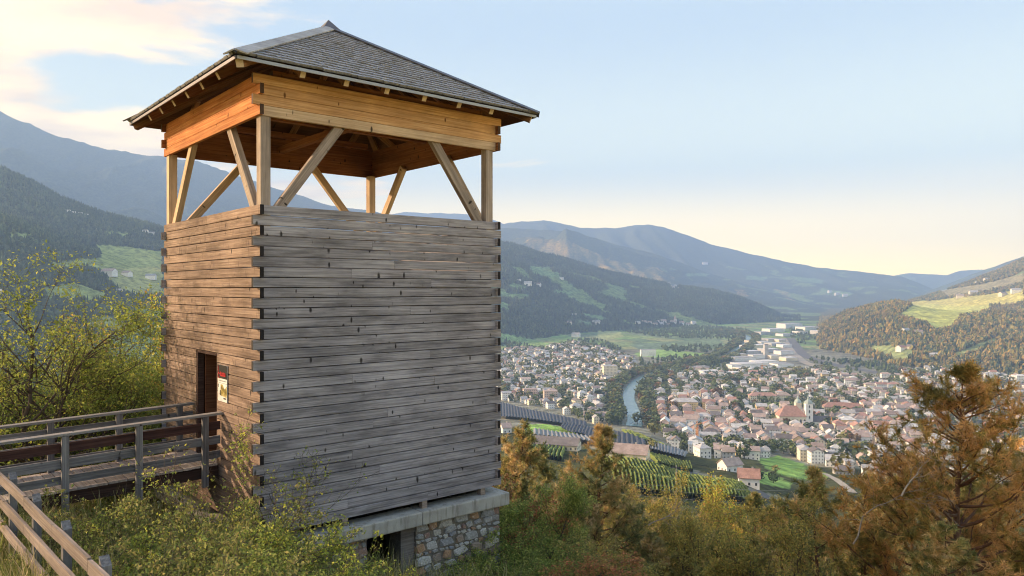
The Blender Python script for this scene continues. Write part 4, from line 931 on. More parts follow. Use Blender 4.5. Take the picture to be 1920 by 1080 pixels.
def build_house(name, x, y, rz, w, d, h, kind, rp_, wc, rc, label, cat='house', group=None, detail=0, z=None):
    zz = float(zat(x, y)) if z is None else z
    H = empty(name, (x, y, zz), rz); tag(H, label, cat, group)
    wm, rm = house_meshes(w, d, h, kind, rp_, wc, rc, detail > 0); inst('wall', wm, H); r = inst('roof', rm, H)
    if detail > 0:
        nf_ = max(1, int(h // 2.9))
        for fl in range(nf_):
            zc = 1.6 + fl * 2.9
            for side in range(4):
                # only the sides that face the lookout
                nx, ny = ((0,-1),(1,0),(0,1),(-1,0))[side]; wx = nx*math.cos(rz)-ny*math.sin(rz); wy = nx*math.sin(rz)+ny*math.cos(rz)
                if wx * (0-x) + wy * (0-y) <= 0.15 * math.hypot(x, y): continue
                L = w if side % 2 == 0 else d; n = max(2, int(L / 3.0))
                for q in range(n):
                    a = -L/2 + L * (q + 0.5) / n
                    loc = ((a,-d/2,zc),(w/2,a,zc),(a,d/2,zc),(-w/2,a,zc))[side]; inst('window', WINM, H, loc, (0, 0, side * math.pi / 2))
        if kind != 'flat': inst('chimney', CHM, r, (w * 0.2, d * 0.12, h + rp_ * 0.9))
    return H
def px_m(Y): return Y / F
CUSTOM = []
def custom(name, px, py, wpx, d, h, rz, kind, rp_, wc, rc, label, cat, detail=0, group=None):
    g = ground_at(px, py); 
    if g is None: print('no ground', name, px, py); return None
    w = round(wpx * g.y / F / max(abs(math.cos(rz)), 0.5), 1); CUSTOM.append((g.x, g.y, max(w, d) * 0.62))
    return build_house(name, g.x, g.y + d * 0.4, rz, w, d, h, kind, rp_, wc, rc, label, cat, group, detail)
custom('apartment_house', 1122, 789, 52, 13, 6.5, -0.12, 'gable', 4.2, 'white', 'terracotta', 'long white house with bright red roof left of the river', 'house', 1)
custom('apartment_block', 1144, 708, 26, 14, 22, 0.15, 'flat', 0, 'cream', 'grey', 'tall pale apartment block left of the river bend', 'apartment block')
custom('apartment_block', 1032, 752, 25, 14, 15, 0.1, 'flat', 0, 'pink', 'terracotta', 'pink apartment block above the netted orchard, right of its twin', 'apartment block', 1)
custom('apartment_block', 994, 748, 26, 14, 15, 0.1, 'flat', 0, 'pink', 'brown', 'pink apartment block above the netted orchard, left of its twin', 'apartment block', 1)
custom('long_house', 1285, 768, 48, 14, 11, -0.1, 'hip', 4.5, 'yellow', 'grey', 'long yellow building with grey hipped roof right of the river', 'house', 1)
custom('long_house', 1585, 776, 70, 15, 9, -0.22, 'hip', 5.5, 'cream', 'red', 'long cream building with red hipped roof right of the church', 'house', 1)
custom('school_building', 1432, 753, 50, 13, 9, -0.05, 'hip', 4.0, 'cream', 'red', 'cream building with red roof above the green strip behind the church', 'house', 1)
custom('long_house', 1470, 752, 26, 12, 9, -0.05, 'hip', 4.0, 'cream', 'terracotta', 'short cream building beside the green strip behind the church', 'house', 1)
custom('farm_house', 1040, 842, 92, 12, 3.5, -0.30, 'gable', 3.2, 'cream', 'dark', 'long low barn with dark roof in front of the netted orchard', 'barn')
custom('farm_house', 1178, 866, 76, 11, 5.0, -0.35, 'gable', 3.4, 'cream', 'brown', 'long cream farmhouse with brownish roof above the vineyard', 'house', 1)
custom('cottage', 948, 812, 16, 8, 4.5, 0.3, 'gable', 2.6, 'white', 'brown', 'small white cottage with brown roof at the tower edge', 'house', 1)
custom('house', 1408, 912, 36, 9, 4.6, -0.25, 'gable', 3.4, 'white', 'red', 'white house with red roof at the lower end of the vineyard', 'house', 1)
custom('house', 1372, 884, 34, 9, 4.4, 0.4, 'gable', 3.4, 'white', 'terracotta', 'white house with terracotta roof just above the vineyard end', 'house', 1)
custom('house', 1320, 858, 22, 10, 8.0, 0.2, 'hip', 2.6, 'white', 'grey', 'pale house with light blue roof at the end of the grey nets', 'house', 1)
custom('house', 1575, 876, 40, 12, 6.0, -0.35, 'gable', 3.6, 'white', 'grey', 'white farmhouse with pale grey roof above the sloping meadow', 'house', 1)
custom('barn', 1585, 890, 32, 10, 3.6, -0.2, 'hip', 3.4, 'grey', 'dark', 'dark wooden barn below the white farmhouse by the meadow', 'barn')
custom('hospital', 1216, 668, 28, 18, 16, 0.0, 'flat', 0, 'white', 'grey', 'white block at the edge of the bright green field', 'building')
custom('office_tower', 1437, 672, 7, 11, 34, 0.0, 'flat', 0, 'grey', 'dark', 'dark narrow office tower among the factory halls', 'tower')
# farms and houses scattered on the slopes
FARM = [(205,517,24,'white','brown','white farmhouse with brown roof on the left meadow, leftmost of its row'),(238,518,17,'white','brown','small white house on the left meadow, second in its row'),(283,523,17,'white','grey','white house with grey roof on the left meadow close to the tower'),(222,549,14,'white','grey','white house at the forest edge below the left meadow farms'),
 (180,431,7,'white','grey','small white chapel in the forest on the left slope'),(3,548,12,'white','grey','white house half cut by the left edge of the photo'),(272,437,12,'white','grey','pale house high on the left slope beside the tower'),(285,440,10,'white','grey','small pale house high on the left slope, nearest the tower'),
 (972,528,9,'white','grey','white farm on the bluish slope close to the tower, highest'),(990,534,14,'white','grey','row farm on the bluish slope close to the tower'),(1008,538,12,'white','brown','white farm on the bluish slope, right of the row farm'),(1053,524,7,'white','grey','single white house on the bluish slope'),(1077,591,8,'white','grey','white house at the foot of the bluish ridge'),(1067,607,10,'cream','brown','cream house among the trees below the bluish ridge'),(1080,632,15,'white','grey','white farm beside the pale field above the left part of the town'),
 (1118,608,14,'white','grey','long white house under the dark ridge'),(1322,496,9,'white','grey','pale building on the far blue mountain'),(1556,548,8,'white','grey','white hamlet house on the far blue slope, left one'),(1570,553,9,'white','grey','white hamlet house on the far blue slope, middle one'),(1585,556,9,'white','grey','white hamlet house on the far blue slope, right one'),
 (1690,658,18,'white','red','white farm with red roof on the lower meadow of the right hill'),(1708,654,14,'cream','brown','cream farm beside the red roofed one on the lower meadow of the right hill'),(1698,623,14,'white','grey','white house in the woods of the right hill, left one'),(1722,626,14,'white','brown','white house in the woods of the right hill, right one'),(1750,669,14,'white','grey','white house at the foot of the right hill under the slanting meadow'),
 (1800,558,12,'cream','brown','cream farm on the sunny upper meadow, left one'),(1825,553,14,'cream','grey','cream farm on the sunny upper meadow, second from left'),(1880,555,14,'cream','brown','cream farm on the sunny upper meadow, third from left'),(1905,549,16,'white','grey','white farm on the sunny upper meadow, nearest the right edge'),(1850,527,10,'cream','grey','small farm high on the sunny hill, right one'),(1832,532,8,'white','grey','small farm high on the sunny hill, left one')]
for (px, py, wp, wc, rc, lab) in FARM:
    g = ground_at(px, py)
    if g is None: continue
    w = round(wp * g.y / F, 1); build_house('farm_house', g.x, g.y, random.uniform(-0.5, 0.5), w, round(w * 0.62, 1), round(w * 0.36, 1), 'gable', round(w * 0.20, 1), wc, rc, lab, 'house')
for k in range(4):
    g = ground_at(126 + k * 11, 399 + k * 2.2); w = round(12 * g.y / F, 1)
    build_house('sanatorium_wing', g.x, g.y, -0.15, w, round(w * 0.5, 1), round(w * 0.42, 1), 'flat', 0, 'white', 'grey', 'wing of the long white building high on the left mountain', 'building', 'wings of the white mountain building')
# far village with its church spire
for k, (px, py) in enumerate([(1196,608),(1207,607),(1217,609),(1228,611),(1240,610),(1252,611),(1262,608),(1278,609),(1290,610),(1300,608),(1244,606),(1232,606)]):
    g = ground_at(px, py); w = round(random.uniform(7, 11) * g.y / F, 1)
    build_house('village_house', g.x, g.y, random.uniform(-0.4, 0.4), w, round(w * 0.7, 1), round(w * 0.45, 1), 'gable', round(w * 0.25, 1), 'white', random.choice(['grey', 'brown']), 'small pale house in the far village around the spire', 'house', 'houses of the far village')
g = ground_at(1266, 608); S = empty('village_church', g); tag(S, 'white village church with pointed spire far down the valley', 'church')
k = g.y / F; m = MB(); m.box(-2.2*k, 2.2*k, -2.2*k, 2.2*k, -2, 9*k); m.build('tower', WMP['white'], S); m = MB()
for a, b in (((-2.4*k,-2.4*k),(2.4*k,-2.4*k)),((2.4*k,-2.4*k),(2.4*k,2.4*k)),((2.4*k,2.4*k),(-2.4*k,2.4*k)),((-2.4*k,2.4*k),(-2.4*k,-2.4*k))): m.face([(*a,9*k),(*b,9*k),(0,0,18*k)])
m.build('spire', RM_['terracotta'], S)
# ---- factory halls
rh = random.Random(8); nh = 0
HALLS = [(1405,688,60,40,9),(1390,676,46,34,9),(1432,683,44,36,8),(1465,688,34,30,8),(1405,664,34,34,9),(1440,660,34,30,9),(1470,664,30,30,9),(1420,652,40,40,9),(1452,648,30,34,8),(1415,643,30,40,8),(1445,640,26,34,9),(1470,651,20,30,8),(1450,622,34,50,12),(1480,615,38,60,20),(1515,619,36,60,14),(1430,627,24,40,10),(1535,623,22,40,10),(1478,676,26,26,8),(1380,690,30,24,8),(1330,702,40,24,8),(1290,706,34,22,7),(1372,705,30,20,8),(1385,670,24,20,9),(1418,672,26,22,9),(1450,672,22,22,8),(1430,646,18,26,9),(1462,641,16,24,8),(1398,652,18,22,8),(1470,630,22,40,9),(1500,626,20,40,10),(1395,695,36,22,7),(1445,695,40,20,7),(1310,694,36,20,8),(1250,712,30,18,7)]
for (px, py, wp, d, h) in HALLS:
    g = ground_at(px, py); w = round(wp * g.y / F, 1); CUSTOM.append((g.x, g.y + d * 0.3, max(w, d) * 0.6))
    wc = rh.choice(['white', 'white', 'cream', 'grey']); build_house('factory_hall', g.x, g.y, 0.32 + rh.uniform(-0.05, 0.05), w, float(d), float(h), 'flat', 0, wc, rh.choice(['grey', 'pale', 'pale']), ('large ' if wp > 35 else 'small ') + wc + ' flat roofed factory hall ' + ('at the far end of the valley' if py < 630 else 'beside the motorway' if px > 1440 else 'nearest the town' if py > 684 else 'beside the straight river'), 'factory hall', 'factory halls of the industrial estate')
# ---- town church
def build_church():
    g = ground_at(1487, 798); k = g.y / F; rz = -0.06
    C = empty('town_church', (g.x, g.y, g.z), rz); tag(C, 'large pale church with steep red roof and slim white bell tower', 'church'); CUSTOM.append((g.x + 8, g.y + 6, 34))
    w, d, h, r = 50*k, 20.0, 18*k, 17*k; nv = MB(); nv.box(-w/2, w/2, 0, d, -3, h); nave = nv.build('nave', WMP['cream'], C)
    V, Q, T = roof_geo(w, d, h, 'hip', r, 0.7); o = inst('nave_roof', fast_mesh('nave_roof', V, Q, T, mats=[RM_['red']]), C, (0, d/2, 0))
    wn = MB(); pts = [(-0.9,-2.2),(0.9,-2.2),(0.9,1.0),(0.64,1.64),(0,1.9),(-0.64,1.64),(-0.9,1.0)]
    n = len(pts); wn.v = [(x,-0.08,z) for x,z in pts] + [(x,0.05,z) for x,z in pts]; wn.f = [tuple(range(n))] + [(i,n+i,n+(i+1)%n,(i+1)%n) for i in range(n)]; wn.m = [0]*(n+1); me = wn.mesh('window', [M['pane']])
    for q in range(7): inst('window', me, nave, (-w/2 + w*(q+0.5)/7, 0, h*0.5))
    tx = 30*k; t = MB(); t.box(-4.2, 4.2, -4.2, 4.2, -3, 41*k); tw = t.build('bell_tower', WMP['white'], C, (tx, 4, 0))
    for zz in (16*k, 27*k, 36*k):
        for s in (0, 3): inst('window', me, tw, (0, -4.2, zz) if s == 0 else (-4.2, 0, zz), (0, 0, s*math.pi/2), (0.8, 1, 0.9))
    copper = plain('green_copper', (0.36, 0.42, 0.38), 0.6)
    def dome(name, parent, r0, z0):
        prof = [(r0*1.12,0),(r0*1.08,0.9),(r0*0.92,2.6),(r0*0.55,4.2),(r0*0.30,5.0),(r0*0.34,6.4),(r0*0.12,7.6),(0.05,12.0)]; mm = MB()
        for (ra, za), (rb, zb_) in zip(prof[:-1], prof[1:]):
            for i in range(8):
                a, b = (i+.5)*math.pi/4, (i+1.5)*math.pi/4; mm.face([(ra*math.cos(a),ra*math.sin(a),z0+za),(ra*math.cos(b),ra*math.sin(b),z0+za),(rb*math.cos(b),rb*math.sin(b),z0+zb_),(rb*math.cos(a),rb*math.sin(a),z0+zb_)])
        mm.build(name, copper, parent)
    dome('dome', tw, 4.6, 41*k)
    t = MB(); t.box(-3.6, 3.6, -3.6, 3.6, -3, 38*k); t2 = t.build('rear_tower', WMP['cream'], C, (20*k, 24, 0)); dome('dome', t2, 3.9, 38*k)
    an = MB(); an.box(-11, 11, 0, 10, -3, 8*k); an.build('chapel', WMP['white'], C, (54*k, 2, 0)); V, Q, T = roof_geo(22.0, 10.0, 8*k, 'gable', 9*k, 0.5); inst('chapel_roof', fast_mesh('chapel_roof', V, Q, None, mats=[RM_['dark']]), C, (54*k, 7, 0))
build_church()
# ---- tower cranes
def crane(px, py, hpx, jib, rz, label):
    g = ground_at(px, py); k = g.y / F; H = hpx * k; C = empty('tower_crane', g, rz); tag(C, label, 'crane', 'tower cranes over the town'); mat = plain('crane_orange', (0.62, 0.26, 0.06), 0.6)
    m = MB(); s = 0.8
    for a, b in ((-s,-s),(s,-s),(s,s),(-s,s)): m.bar((a,b,0),(a,b,H),0.3,0.3,up=(1,0,0))
    n = int(H / 2.5)
    for i in range(n):
        z0, z1 = H*i/n, H*(i+1)/n; m.bar((-s,-s,z0),(s,-s,z1),0.18,0.18); m.bar((-s,s,z0),(-s,-s,z1),0.18,0.18)
    m.build('mast', mat, C); m = MB(); J = jib * k; m.bar((-J*0.3,0,H),(J,0,H),0.9,0.9); m.bar((0,0,H),(0,0,H+3.5),0.6,0.6,up=(1,0,0)); m.bar((0,0,H+3.5),(J*0.7,0,H+0.4),0.15,0.15); m.build('jib', mat, C)
    m = MB(); m.box(-J*0.3-1.2,-J*0.3+1.2,-0.8,0.8,H-2,H+0.3); m.build('counterweight', M['concrete'], C)
crane(1794, 726, 42, 34, -0.2, 'orange tower crane rising above the brown pine on the right')
crane(1307, 840, 44, 22, 0.9, 'orange tower crane among the houses above the vineyard')
crane(1429, 701, 16, 10, 0.2, 'small orange tower crane below the factory halls')
crane(1559, 812, 24, 14, 1.2, 'orange tower crane just right of the church tower')
# ---- the town itself
T1 = [(930,668),(962,655),(1012,655),(1045,648),(1088,643),(1130,656),(1188,672),(1192,690),(1162,712),(1158,755),(1165,792),(1105,796),(1040,768),(930,750)]
T2 = [(1205,724),(1250,702),(1330,694),(1400,697),(1480,693),(1540,692),(1640,708),(1700,694),(1800,692),(1935,716),(1935,905),(1700,905),(1600,898),(1570,880),(1480,856),(1440,856),(1420,862),(1392,885),(1340,872),(1300,860),(1262,838),(1222,812),(1206,790),(1212,745)]
OLD = [(1210,760),(1330,740),(1420,770),(1560,770),(1720,760),(1720,830),(1560,850),(1350,830),(1240,806)]
GAPS = [p for c, p in MEADOW_AND_SUN if p[0][0] > 1380 and p[0][1] > 740] + [[(1195,775),(1225,758),(1232,775),(1215,795)], [(1340,712),(1392,712),(1392,722),(1330,722)], [(1490,698),(1520,698),(1520,712),(1480,712)], [(1560,690),(1690,694),(1690,706),(1600,706)]]
def town():
    H = []
    cust = np.array([(a, b, r) for a, b, r in CUSTOM])
    for poly, ang, sp in ((T1, 0.25, 17.5), (T2, -0.18, 18.0), (OLD, -0.18, 15.0)):
        old = poly is OLD; c, s = math.cos(ang), math.sin(ang); n = 220
        i, j = np.meshgrid(np.arange(-n, n), np.arange(0, 2 * n), indexing='ij'); a = (i * sp * 1.12).ravel(); b = (j * sp).ravel() + 500
        b = b + 6 * np.sin(a / 90.0)
        x = a * c - b * s + RNG.uniform(-3, 3, a.shape) * (0.5 if old else 1.2); y = a * s + b * c + RNG.uniform(-3, 3, a.shape) * (0.5 if old else 1.2)
        ok = (y > 560) & (y < 2700) & (np.abs(x) < y * 0.75); x, y = x[ok], y[ok]
        # leave out streets
        z = zat(x, y); px_, py_ = proj(x, y, z); ok = inpoly(px_, py_, poly)
        if poly is T2: ok &= ~inpoly(px_, py_, OLD)
        for gp in GAPS: ok &= ~inpoly(px_, py_, gp)
        x, y, z = x[ok], y[ok], z[ok]
        ok = (near_line(x, y, RIVA) > 34) & (near_line(x, y, ROADA) > 22) & (np.sqrt((x[:, None] - cust[None, :, 0])**2 + (y[:, None] - cust[None, :, 1])**2) > cust[None, :, 2] + 7).all(1)
        ok &= seen(x, y, z + 8) & (RNG.random(x.shape) < (0.92 if old else 0.68))
        for X, Y, Z in zip(x[ok], y[ok], z[ok]):
            r = RNG.random(); big = r < (0.5 if old else 0.16)
            w = RNG.choice([11.5, 14.0, 17.0]) if big else RNG.choice([7.5, 9.0, 10.5]); d = RNG.choice([9.5, 11.0]) if big else RNG.choice([7.0, 8.5]); h = RNG.choice([8.0, 9.5, 11.0]) if big else RNG.choice([5.0, 6.0, 7.5])
            if not old and RNG.random() < 0.08: kind = 'flat'; h = 9.0
            else: kind = 'gable' if RNG.random() < 0.62 else 'hip'
            rp_ = 0.0 if kind == 'flat' else (3.4 if old else 2.6)
            wc = RNG.choice(list(WALLS), p=[0.50, 0.30, 0.09, 0.07, 0.04] if old else [0.72, 0.16, 0.05, 0.03, 0.04]); rc = RNG.choice(list(ROOFS), p=[0.17, 0.30, 0.25, 0.07, 0.15, 0.06] if old else [0.10, 0.25, 0.31, 0.09, 0.09, 0.16])
            if kind == 'flat': rc = 'grey'
            rz = ang + RNG.uniform(-0.12, 0.12) + (math.pi / 2 if RNG.random() < 0.4 else 0)
            H.append((X, Y, Z, rz, w, d, h, kind, rp_, str(wc), str(rc), 'old' if old else ('west' if poly is T1 else 'east')))
    return H
HOUSES = town(); print('houses', len(HOUSES))
def nearby(X, Y, Z):
    px, py = 960 + F * X / Y, YH - F * Z / Y
    L = [(1510, 795, 42, 'close to the church tower'), (1186, 750, 60, 'by the river bend'), (1305, 830, 45, 'under the crane above the vineyard'), (1430, 690, 60, 'near the factory halls'), (1580, 770, 50, 'near the long red-roofed building'), (1280, 765, 50, 'near the long yellow building'), (1122, 785, 50, 'near the long white riverside house'), (1010, 745, 50, 'near the pink apartment blocks'), (1144, 700, 45, 'near the tall pale apartment block'), (1575, 878, 60, 'near the white meadow farmhouse'), (1470, 870, 70, 'above the sloping meadow'), (1794, 720, 70, 'under the orange crane on the right'), (1390, 870, 60, 'above the vineyard end'), (1435, 755, 45, 'beside the green strip behind church')]
    best = min(L, key=lambda l: math.hypot(px - l[0], (py - l[1]) * 1.6) / l[2])
    if math.hypot(px - best[0], (py - best[1]) * 1.6) < best[2] * 1.25: return best[3]
    if px < 1190: return 'far up the left part of town' if py < 690 else 'amid the left part of town'
    if py < 725: return 'at the far edge of the town'
    if px > 1620: return 'towards the right edge of the town'
    if py > 815: return 'at the near edge of the town'
    return 'left of the church' if px < 1460 else 'right of the church'
def place_town():
    def size(h): return h[4] * F / h[1]
    def hidden(h):
        px_ = 960 + F * h[0] / h[1]; py_ = YH - F * h[2] / h[1]
        return (px_ < 945) or px_ > 1925 or (px_ > 1500 and py_ > 850 + 0) or (px_ > 1640 and py_ > 800)
    vis = sorted([h for h in HOUSES if not hidden(h)], key=lambda h: -size(h)); ind = vis[:300]; rest = vis[300:] + [h for h in HOUSES if hidden(h)]
    where = {'old': 'old town around the church', 'west': 'part of town left of the river', 'east': 'part of town right of the river'}
    kindw = {'gable': 'gabled', 'hip': 'hipped', 'flat': 'flat'}
    for n, h in enumerate(ind):
        X, Y, Z, rz, w, d, hh, kind, rp_, wc, rc, zn = h
        size_w = 'large' if w > 11 else 'small'
        build_house('town_house', X, Y, rz, w, d, hh, kind, rp_, wc, rc, f'{size_w} {wc} house with {rc} {kindw[kind]} roof {nearby(X, Y, Z)}', 'house', f'{size_w} {wc} houses with {rc} {kindw[kind]} roofs {nearby(X, Y, Z)}', 1 if n < 70 else 0, Z)
    # the farther houses, one mass
    V = []; Q = []; T = []; C = []; mq = []; mt = []; names_w = list(WALLS); names_r = list(ROOFS)
    for X, Y, Z, rz, w, d, hh, kind, rp_, wc, rc, zn in rest:
        c, s = math.cos(rz), math.sin(rz)
        for part in (0, 1):
            if part == 0: v, q, t, col = wall_geo(w, d, hh, kind == 'gable', rp_); mi = names_w.index(wc)
            else: v, q, t = roof_geo(w, d, hh, kind, rp_); col = [(0, 0, 0)] * len(v); mi = len(names_w) + names_r.index(rc)
            b = len(V); V += [(X + c*x - s*y, Y + s*x + c*y, Z + z) for x, y, z in v]; C += col
            Q += [tuple(b + i for i in f) for f in q]; mq += [mi] * len(q); T += [tuple(b + i for i in f) for f in t]; mt += [mi] * len(t)
    me = fast_mesh('distant_houses', V, Q, T, cols=np.array(C, float), mats=[WM[k] for k in names_w] + [RM_[k] for k in names_r], mat_idx=mq + mt)
    tag(link(bpy.data.objects.new('distant_houses', me)), 'mass of small distant houses filling the valley town', 'houses', kind='stuff')
place_town()
# ---- trees of the town and the river banks
def far_tree_meshes():
    out = []
    for s in range(6):
        rg = np.random.default_rng(100 + s); conif = s >= 4; n = 130; V = []; Q = []; C = []
        for k in range(n):
            if conif:
                t = rg.random() ** 0.8; R0 = 0.24 * (1 - t) + 0.015; a = rg.uniform(0, 6.28); c = np.array((math.cos(a)*R0*rg.uniform(.6,1.1), math.sin(a)*R0*rg.uniform(.6,1.1), 0.10 + 0.88*t)); sz = 0.07 * (1.3 - t)
            else:
                u = rg.normal(size=3); u /= np.linalg.norm(u); lob = 1 + 0.28 * math.sin(3*u[0]+s) * math.cos(4*u[1]+s*2); rr = rg.uniform(0.72, 1.0) * lob
                c = np.array((u[0]*0.40*rr, u[1]*0.40*rr, 0.56 + u[2]*0.42*rr)); sz = rg.uniform(0.07, 0.13)
            nrm = (c - np.array((0, 0, 0.5))) + rg.normal(size=3) * 0.22; nrm /= np.linalg.norm(nrm); a = np.cross(nrm, rg.normal(size=3)); a /= np.linalg.norm(a); b = np.cross(nrm, a); i = len(V)
            V += [c + a*sz, c + b*sz*0.8 + nrm*sz*0.25, c - a*sz, c - b*sz*0.8]; Q.append((i, i+1, i+2, i+3)); tone = rg.uniform(0.65, 1.35); C += [np.array((1, 1, 1)) * tone] * 4
        mb = MB(); mb.tube((0, 0, -0.05), (0, 0, 0.55), 0.03, 0.015, 6)
        out.append((V, Q, C, mb))
    return out
FT = far_tree_meshes(); TINTS = {'green': (0.12, 0.15, 0.058), 'dark green': (0.07, 0.095, 0.05), 'yellow green': (0.19, 0.18, 0.06), 'brown': (0.17, 0.105, 0.05)}
M['bark'] = plain('bark', (0.085, 0.065, 0.05), 0.95, 0.3, 8)
_tm = {}
def tree_mesh(kind, tint):
    if (kind, tint) not in _tm:
        V, Q, C, mb = FT[kind]; _tm[(kind, tint)] = (fast_mesh('crown', V, Q, cols=np.array(C) * np.array(TINTS[tint]), mats=[M['far_leaf']]), mb.mesh('trunk', [M['bark']]))
    return _tm[(kind, tint)]
def town_trees():
    pts = []
    hx = np.array([(h[0], h[1]) for h in HOUSES])
    for q in range(0, len(RIVQ) - 1):                       # both banks of the river
        p, nx = RIVQ[q], RIVQ[q + 1]; d = (nx - p); L = math.hypot(d.x, d.y)
        s = Vector((d.y, -d.x, 0)).normalized()
        for side in (-1, 1):
            for e in range(max(1, int(L / 9))):
                for row in range(3 if p.y > 1150 else 2):
                    c = p + d * ((e + RNG.random()) * 9 / max(L, 9)) + s * side * (17.5 + row * 8 + RNG.uniform(-2, 2)); pts.append((c.x, c.y, RNG.uniform(9, 15), 'bank'))
    xs = RNG.uniform(-0.02, 0.70, 14000); y = np.sqrt(RNG.uniform(600**2, 2300**2, 14000)); x = xs * y; z = zat(x, y); px_, py_ = proj(x, y, z)
    ok = (inpoly(px_, py_, T1) | inpoly(px_, py_, T2)) & (near_line(x, y, RIVA) > 24) & (near_line(x, y, ROADA) > 14) & seen(x, y, z + 8)
    grove = np.zeros(x.shape, bool)
    for gp in GAPS[-4:] + [[(1325,735),(1400,728),(1402,740),(1330,745)], [(1560,820),(1600,812),(1605,835),(1565,840)]]: grove |= inpoly(px_, py_, gp)
    for X, Y, g_ in zip(x[ok], y[ok], grove[ok]):
        dmin = np.min(np.hypot(hx[:, 0] - X, hx[:, 1] - Y))
        if dmin > 7.0 and RNG.random() < (0.52 if not g_ else 1.0): pts.append((X, Y, RNG.uniform(7, 14), 'town'))
    for (px, py, h) in [(1580,842,17),(1590,845,15),(1572,848,14),(1600,840,16),(1530,865,15),(1518,860,13),(1545,868,13),(1395,848,12),(1405,856,11),(1385,852,10),(1345,745,16),(1360,742,15),(1375,744,14),(1110,752,15),(1122,748,16),(1138,752,15),(1060,735,15),(1075,738,15),(1195,795,14),(1205,790,13),(978,822,9),(1222,846,8),(1124,836,7),(1450,905,7),(1455,886,6),(1418,896,6),(1428,900,5)]:
        g = ground_at(px, py)
        if g is not None: pts.append((g.x, g.y, float(h), 'big'))
    P = []
    for X, Y, h, k in pts:
        Z = float(zat(X, Y)); px = 960 + F*X/Y; py = YH - F*Z/Y
        if px < 935 or px > 1935: continue
        P.append((X, Y, Z, h, k, h * F / Y * (0.3 if (px > 1500 and py > 850) or (px > 1640 and py > 800) else 1)))
    P.sort(key=lambda p: -p[5]); print('town trees', len(P))
    lab = {'bank': 'tree in the green belt along the river bank', 'town': 'tree growing among the houses of the town', 'big': 'large tree at the near edge of the town'}
    for X, Y, Z, h, k, sz in P[:300]:
        tint = str(RNG.choice(list(TINTS), p=[0.48, 0.27, 0.17, 0.08])); kind = int(RNG.integers(0, 4)) if RNG.random() < 0.8 else int(RNG.integers(4, 6))
        if kind >= 4: tint = 'dark green'
        form = 'pointed conifer' if kind >= 4 else 'round'
        Tn = empty('town_tree', (X, Y, Z), RNG.uniform(0, 6.28)); w_ = nearby(X, Y, Z); q_ = {'bank': 'bank', 'town': 'garden', 'big': 'large'}[k]; tag(Tn, f'{tint} {form} {q_} tree {w_}', 'tree', f'{tint} {form} {q_} trees {w_}'); cm, tm = tree_mesh(kind, tint); w = h * RNG.uniform(0.85, 1.25)
        inst('crown', cm, Tn, (0, 0, 0), (0, 0, 0), (w, w, h)); inst('trunk', tm, Tn, (0, 0, 0), (0, 0, 0), (w, w, h))
    V = []; Q = []; C = []
    for X, Y, Z, h, k, sz in P[300:]:
        kind = int(RNG.integers(0, 6)); v, q, c, _ = FT[kind]; n = 34; v = np.array(v)[: n * 4].reshape(n, 4, 3); v = ((v - v.mean(1, keepdims=True)) * 1.45 + v.mean(1, keepdims=True)).reshape(-1, 3) * (h, h, h) * (1.25, 1.25, 1) + (X, Y, Z); b = len(V) * 4 * n
        V.append(v); Q.append(np.arange(n * 4).reshape(-1, 4) + b); C.append(np.array(c)[: n * 4] * np.array(TINTS[str(RNG.choice(list(TINTS), p=[0.5, 0.3, 0.14, 0.06]))]))
    if V:
        o = link(bpy.data.objects.new('small_trees', fast_mesh('small_trees', np.concatenate(V), np.concatenate(Q), cols=np.concatenate(C), mats=[M['far_leaf']]))); tag(o, 'mass of small trees between the distant houses', 'trees', kind='stuff')
town_trees()
# ---- netted orchards and vineyards
def rows_block(name, quad, n, label, cat, part, mat, prof, curve=0.0, seg=10):
    A, B_, Cc, D = [Vector(ground_at(*p)) for p in quad]        # A-B upper edge, D-C lower edge
    base = (A + B_ + Cc + D) / 4; R = empty(name, base); tag(R, label, cat)
    for i in range(n):
        f = (i + 0.5) / n; top = A.lerp(B_, f); bot = D.lerp(Cc, f); f2 = 1.0 / n
        wv = (A.lerp(B_, f + f2 / 2) - A.lerp(B_, f - f2 / 2)); wv.z = 0; wb = (D.lerp(Cc, f + f2 / 2) - D.lerp(Cc, f - f2 / 2)); wb.z = 0; V = []; n_p = len(prof)
        for k in range(seg + 1):
            t = k / seg; c = top.lerp(bot, t) + wv.lerp(wb, t) * (curve * math.sin(t * math.pi) * n * 0.1); w = wv.lerp(wb, t); c.z = float(zat(c.x, c.y))
            for (u, h) in prof:
                jit = 1 + (random.uniform(-0.16, 0.16) if part == 'vine_row' else 0); p = c + w * (u * jit); V.append((p.x - base.x, p.y - base.y, float(zat(p.x, p.y)) + h * jit - base.z))
        q = [(k*n_p+j, k*n_p+j+1, (k+1)*n_p+j+1, (k+1)*n_p+j) for k in range(seg) for j in range(n_p - 1)]
        link(bpy.data.objects.new(part, fast_mesh(part, V, q, mats=[mat])), R)
net_d = plain('dark_hail_net', (0.075, 0.082, 0.095), 0.8, 0.2, 0.2); net_l = plain('pale_hail_net', (0.24, 0.245, 0.245), 0.8, 0.15, 0.2)
tent = [(-0.49, 3.0), (-0.06, 3.9), (0.06, 3.9), (0.49, 3.0)]
rows_block('netted_orchard', [(936,757),(1100,796),(1098,806),(936,786)], 26, 'dark netted orchard with curved rows beside the tower', 'orchard', 'net_row', net_d, tent)
rows_block('netted_orchard', [(1058,792),(1210,833),(1216,858),(1050,808)], 22, 'dark netted orchard below the bright green meadow', 'orchard', 'net_row', net_d, tent)
rows_block('netted_orchard', [(1212,832),(1290,856),(1284,866),(1216,850)], 12, 'pale grey netted orchard in front of the first town houses', 'orchard', 'net_row', net_l, tent)
rows_block('netted_orchard', [(1000,812),(1110,826),(1120,838),(1000,824)], 14, 'pale grey netted strip in front of the bright green meadow', 'orchard', 'net_row', net_l, tent)
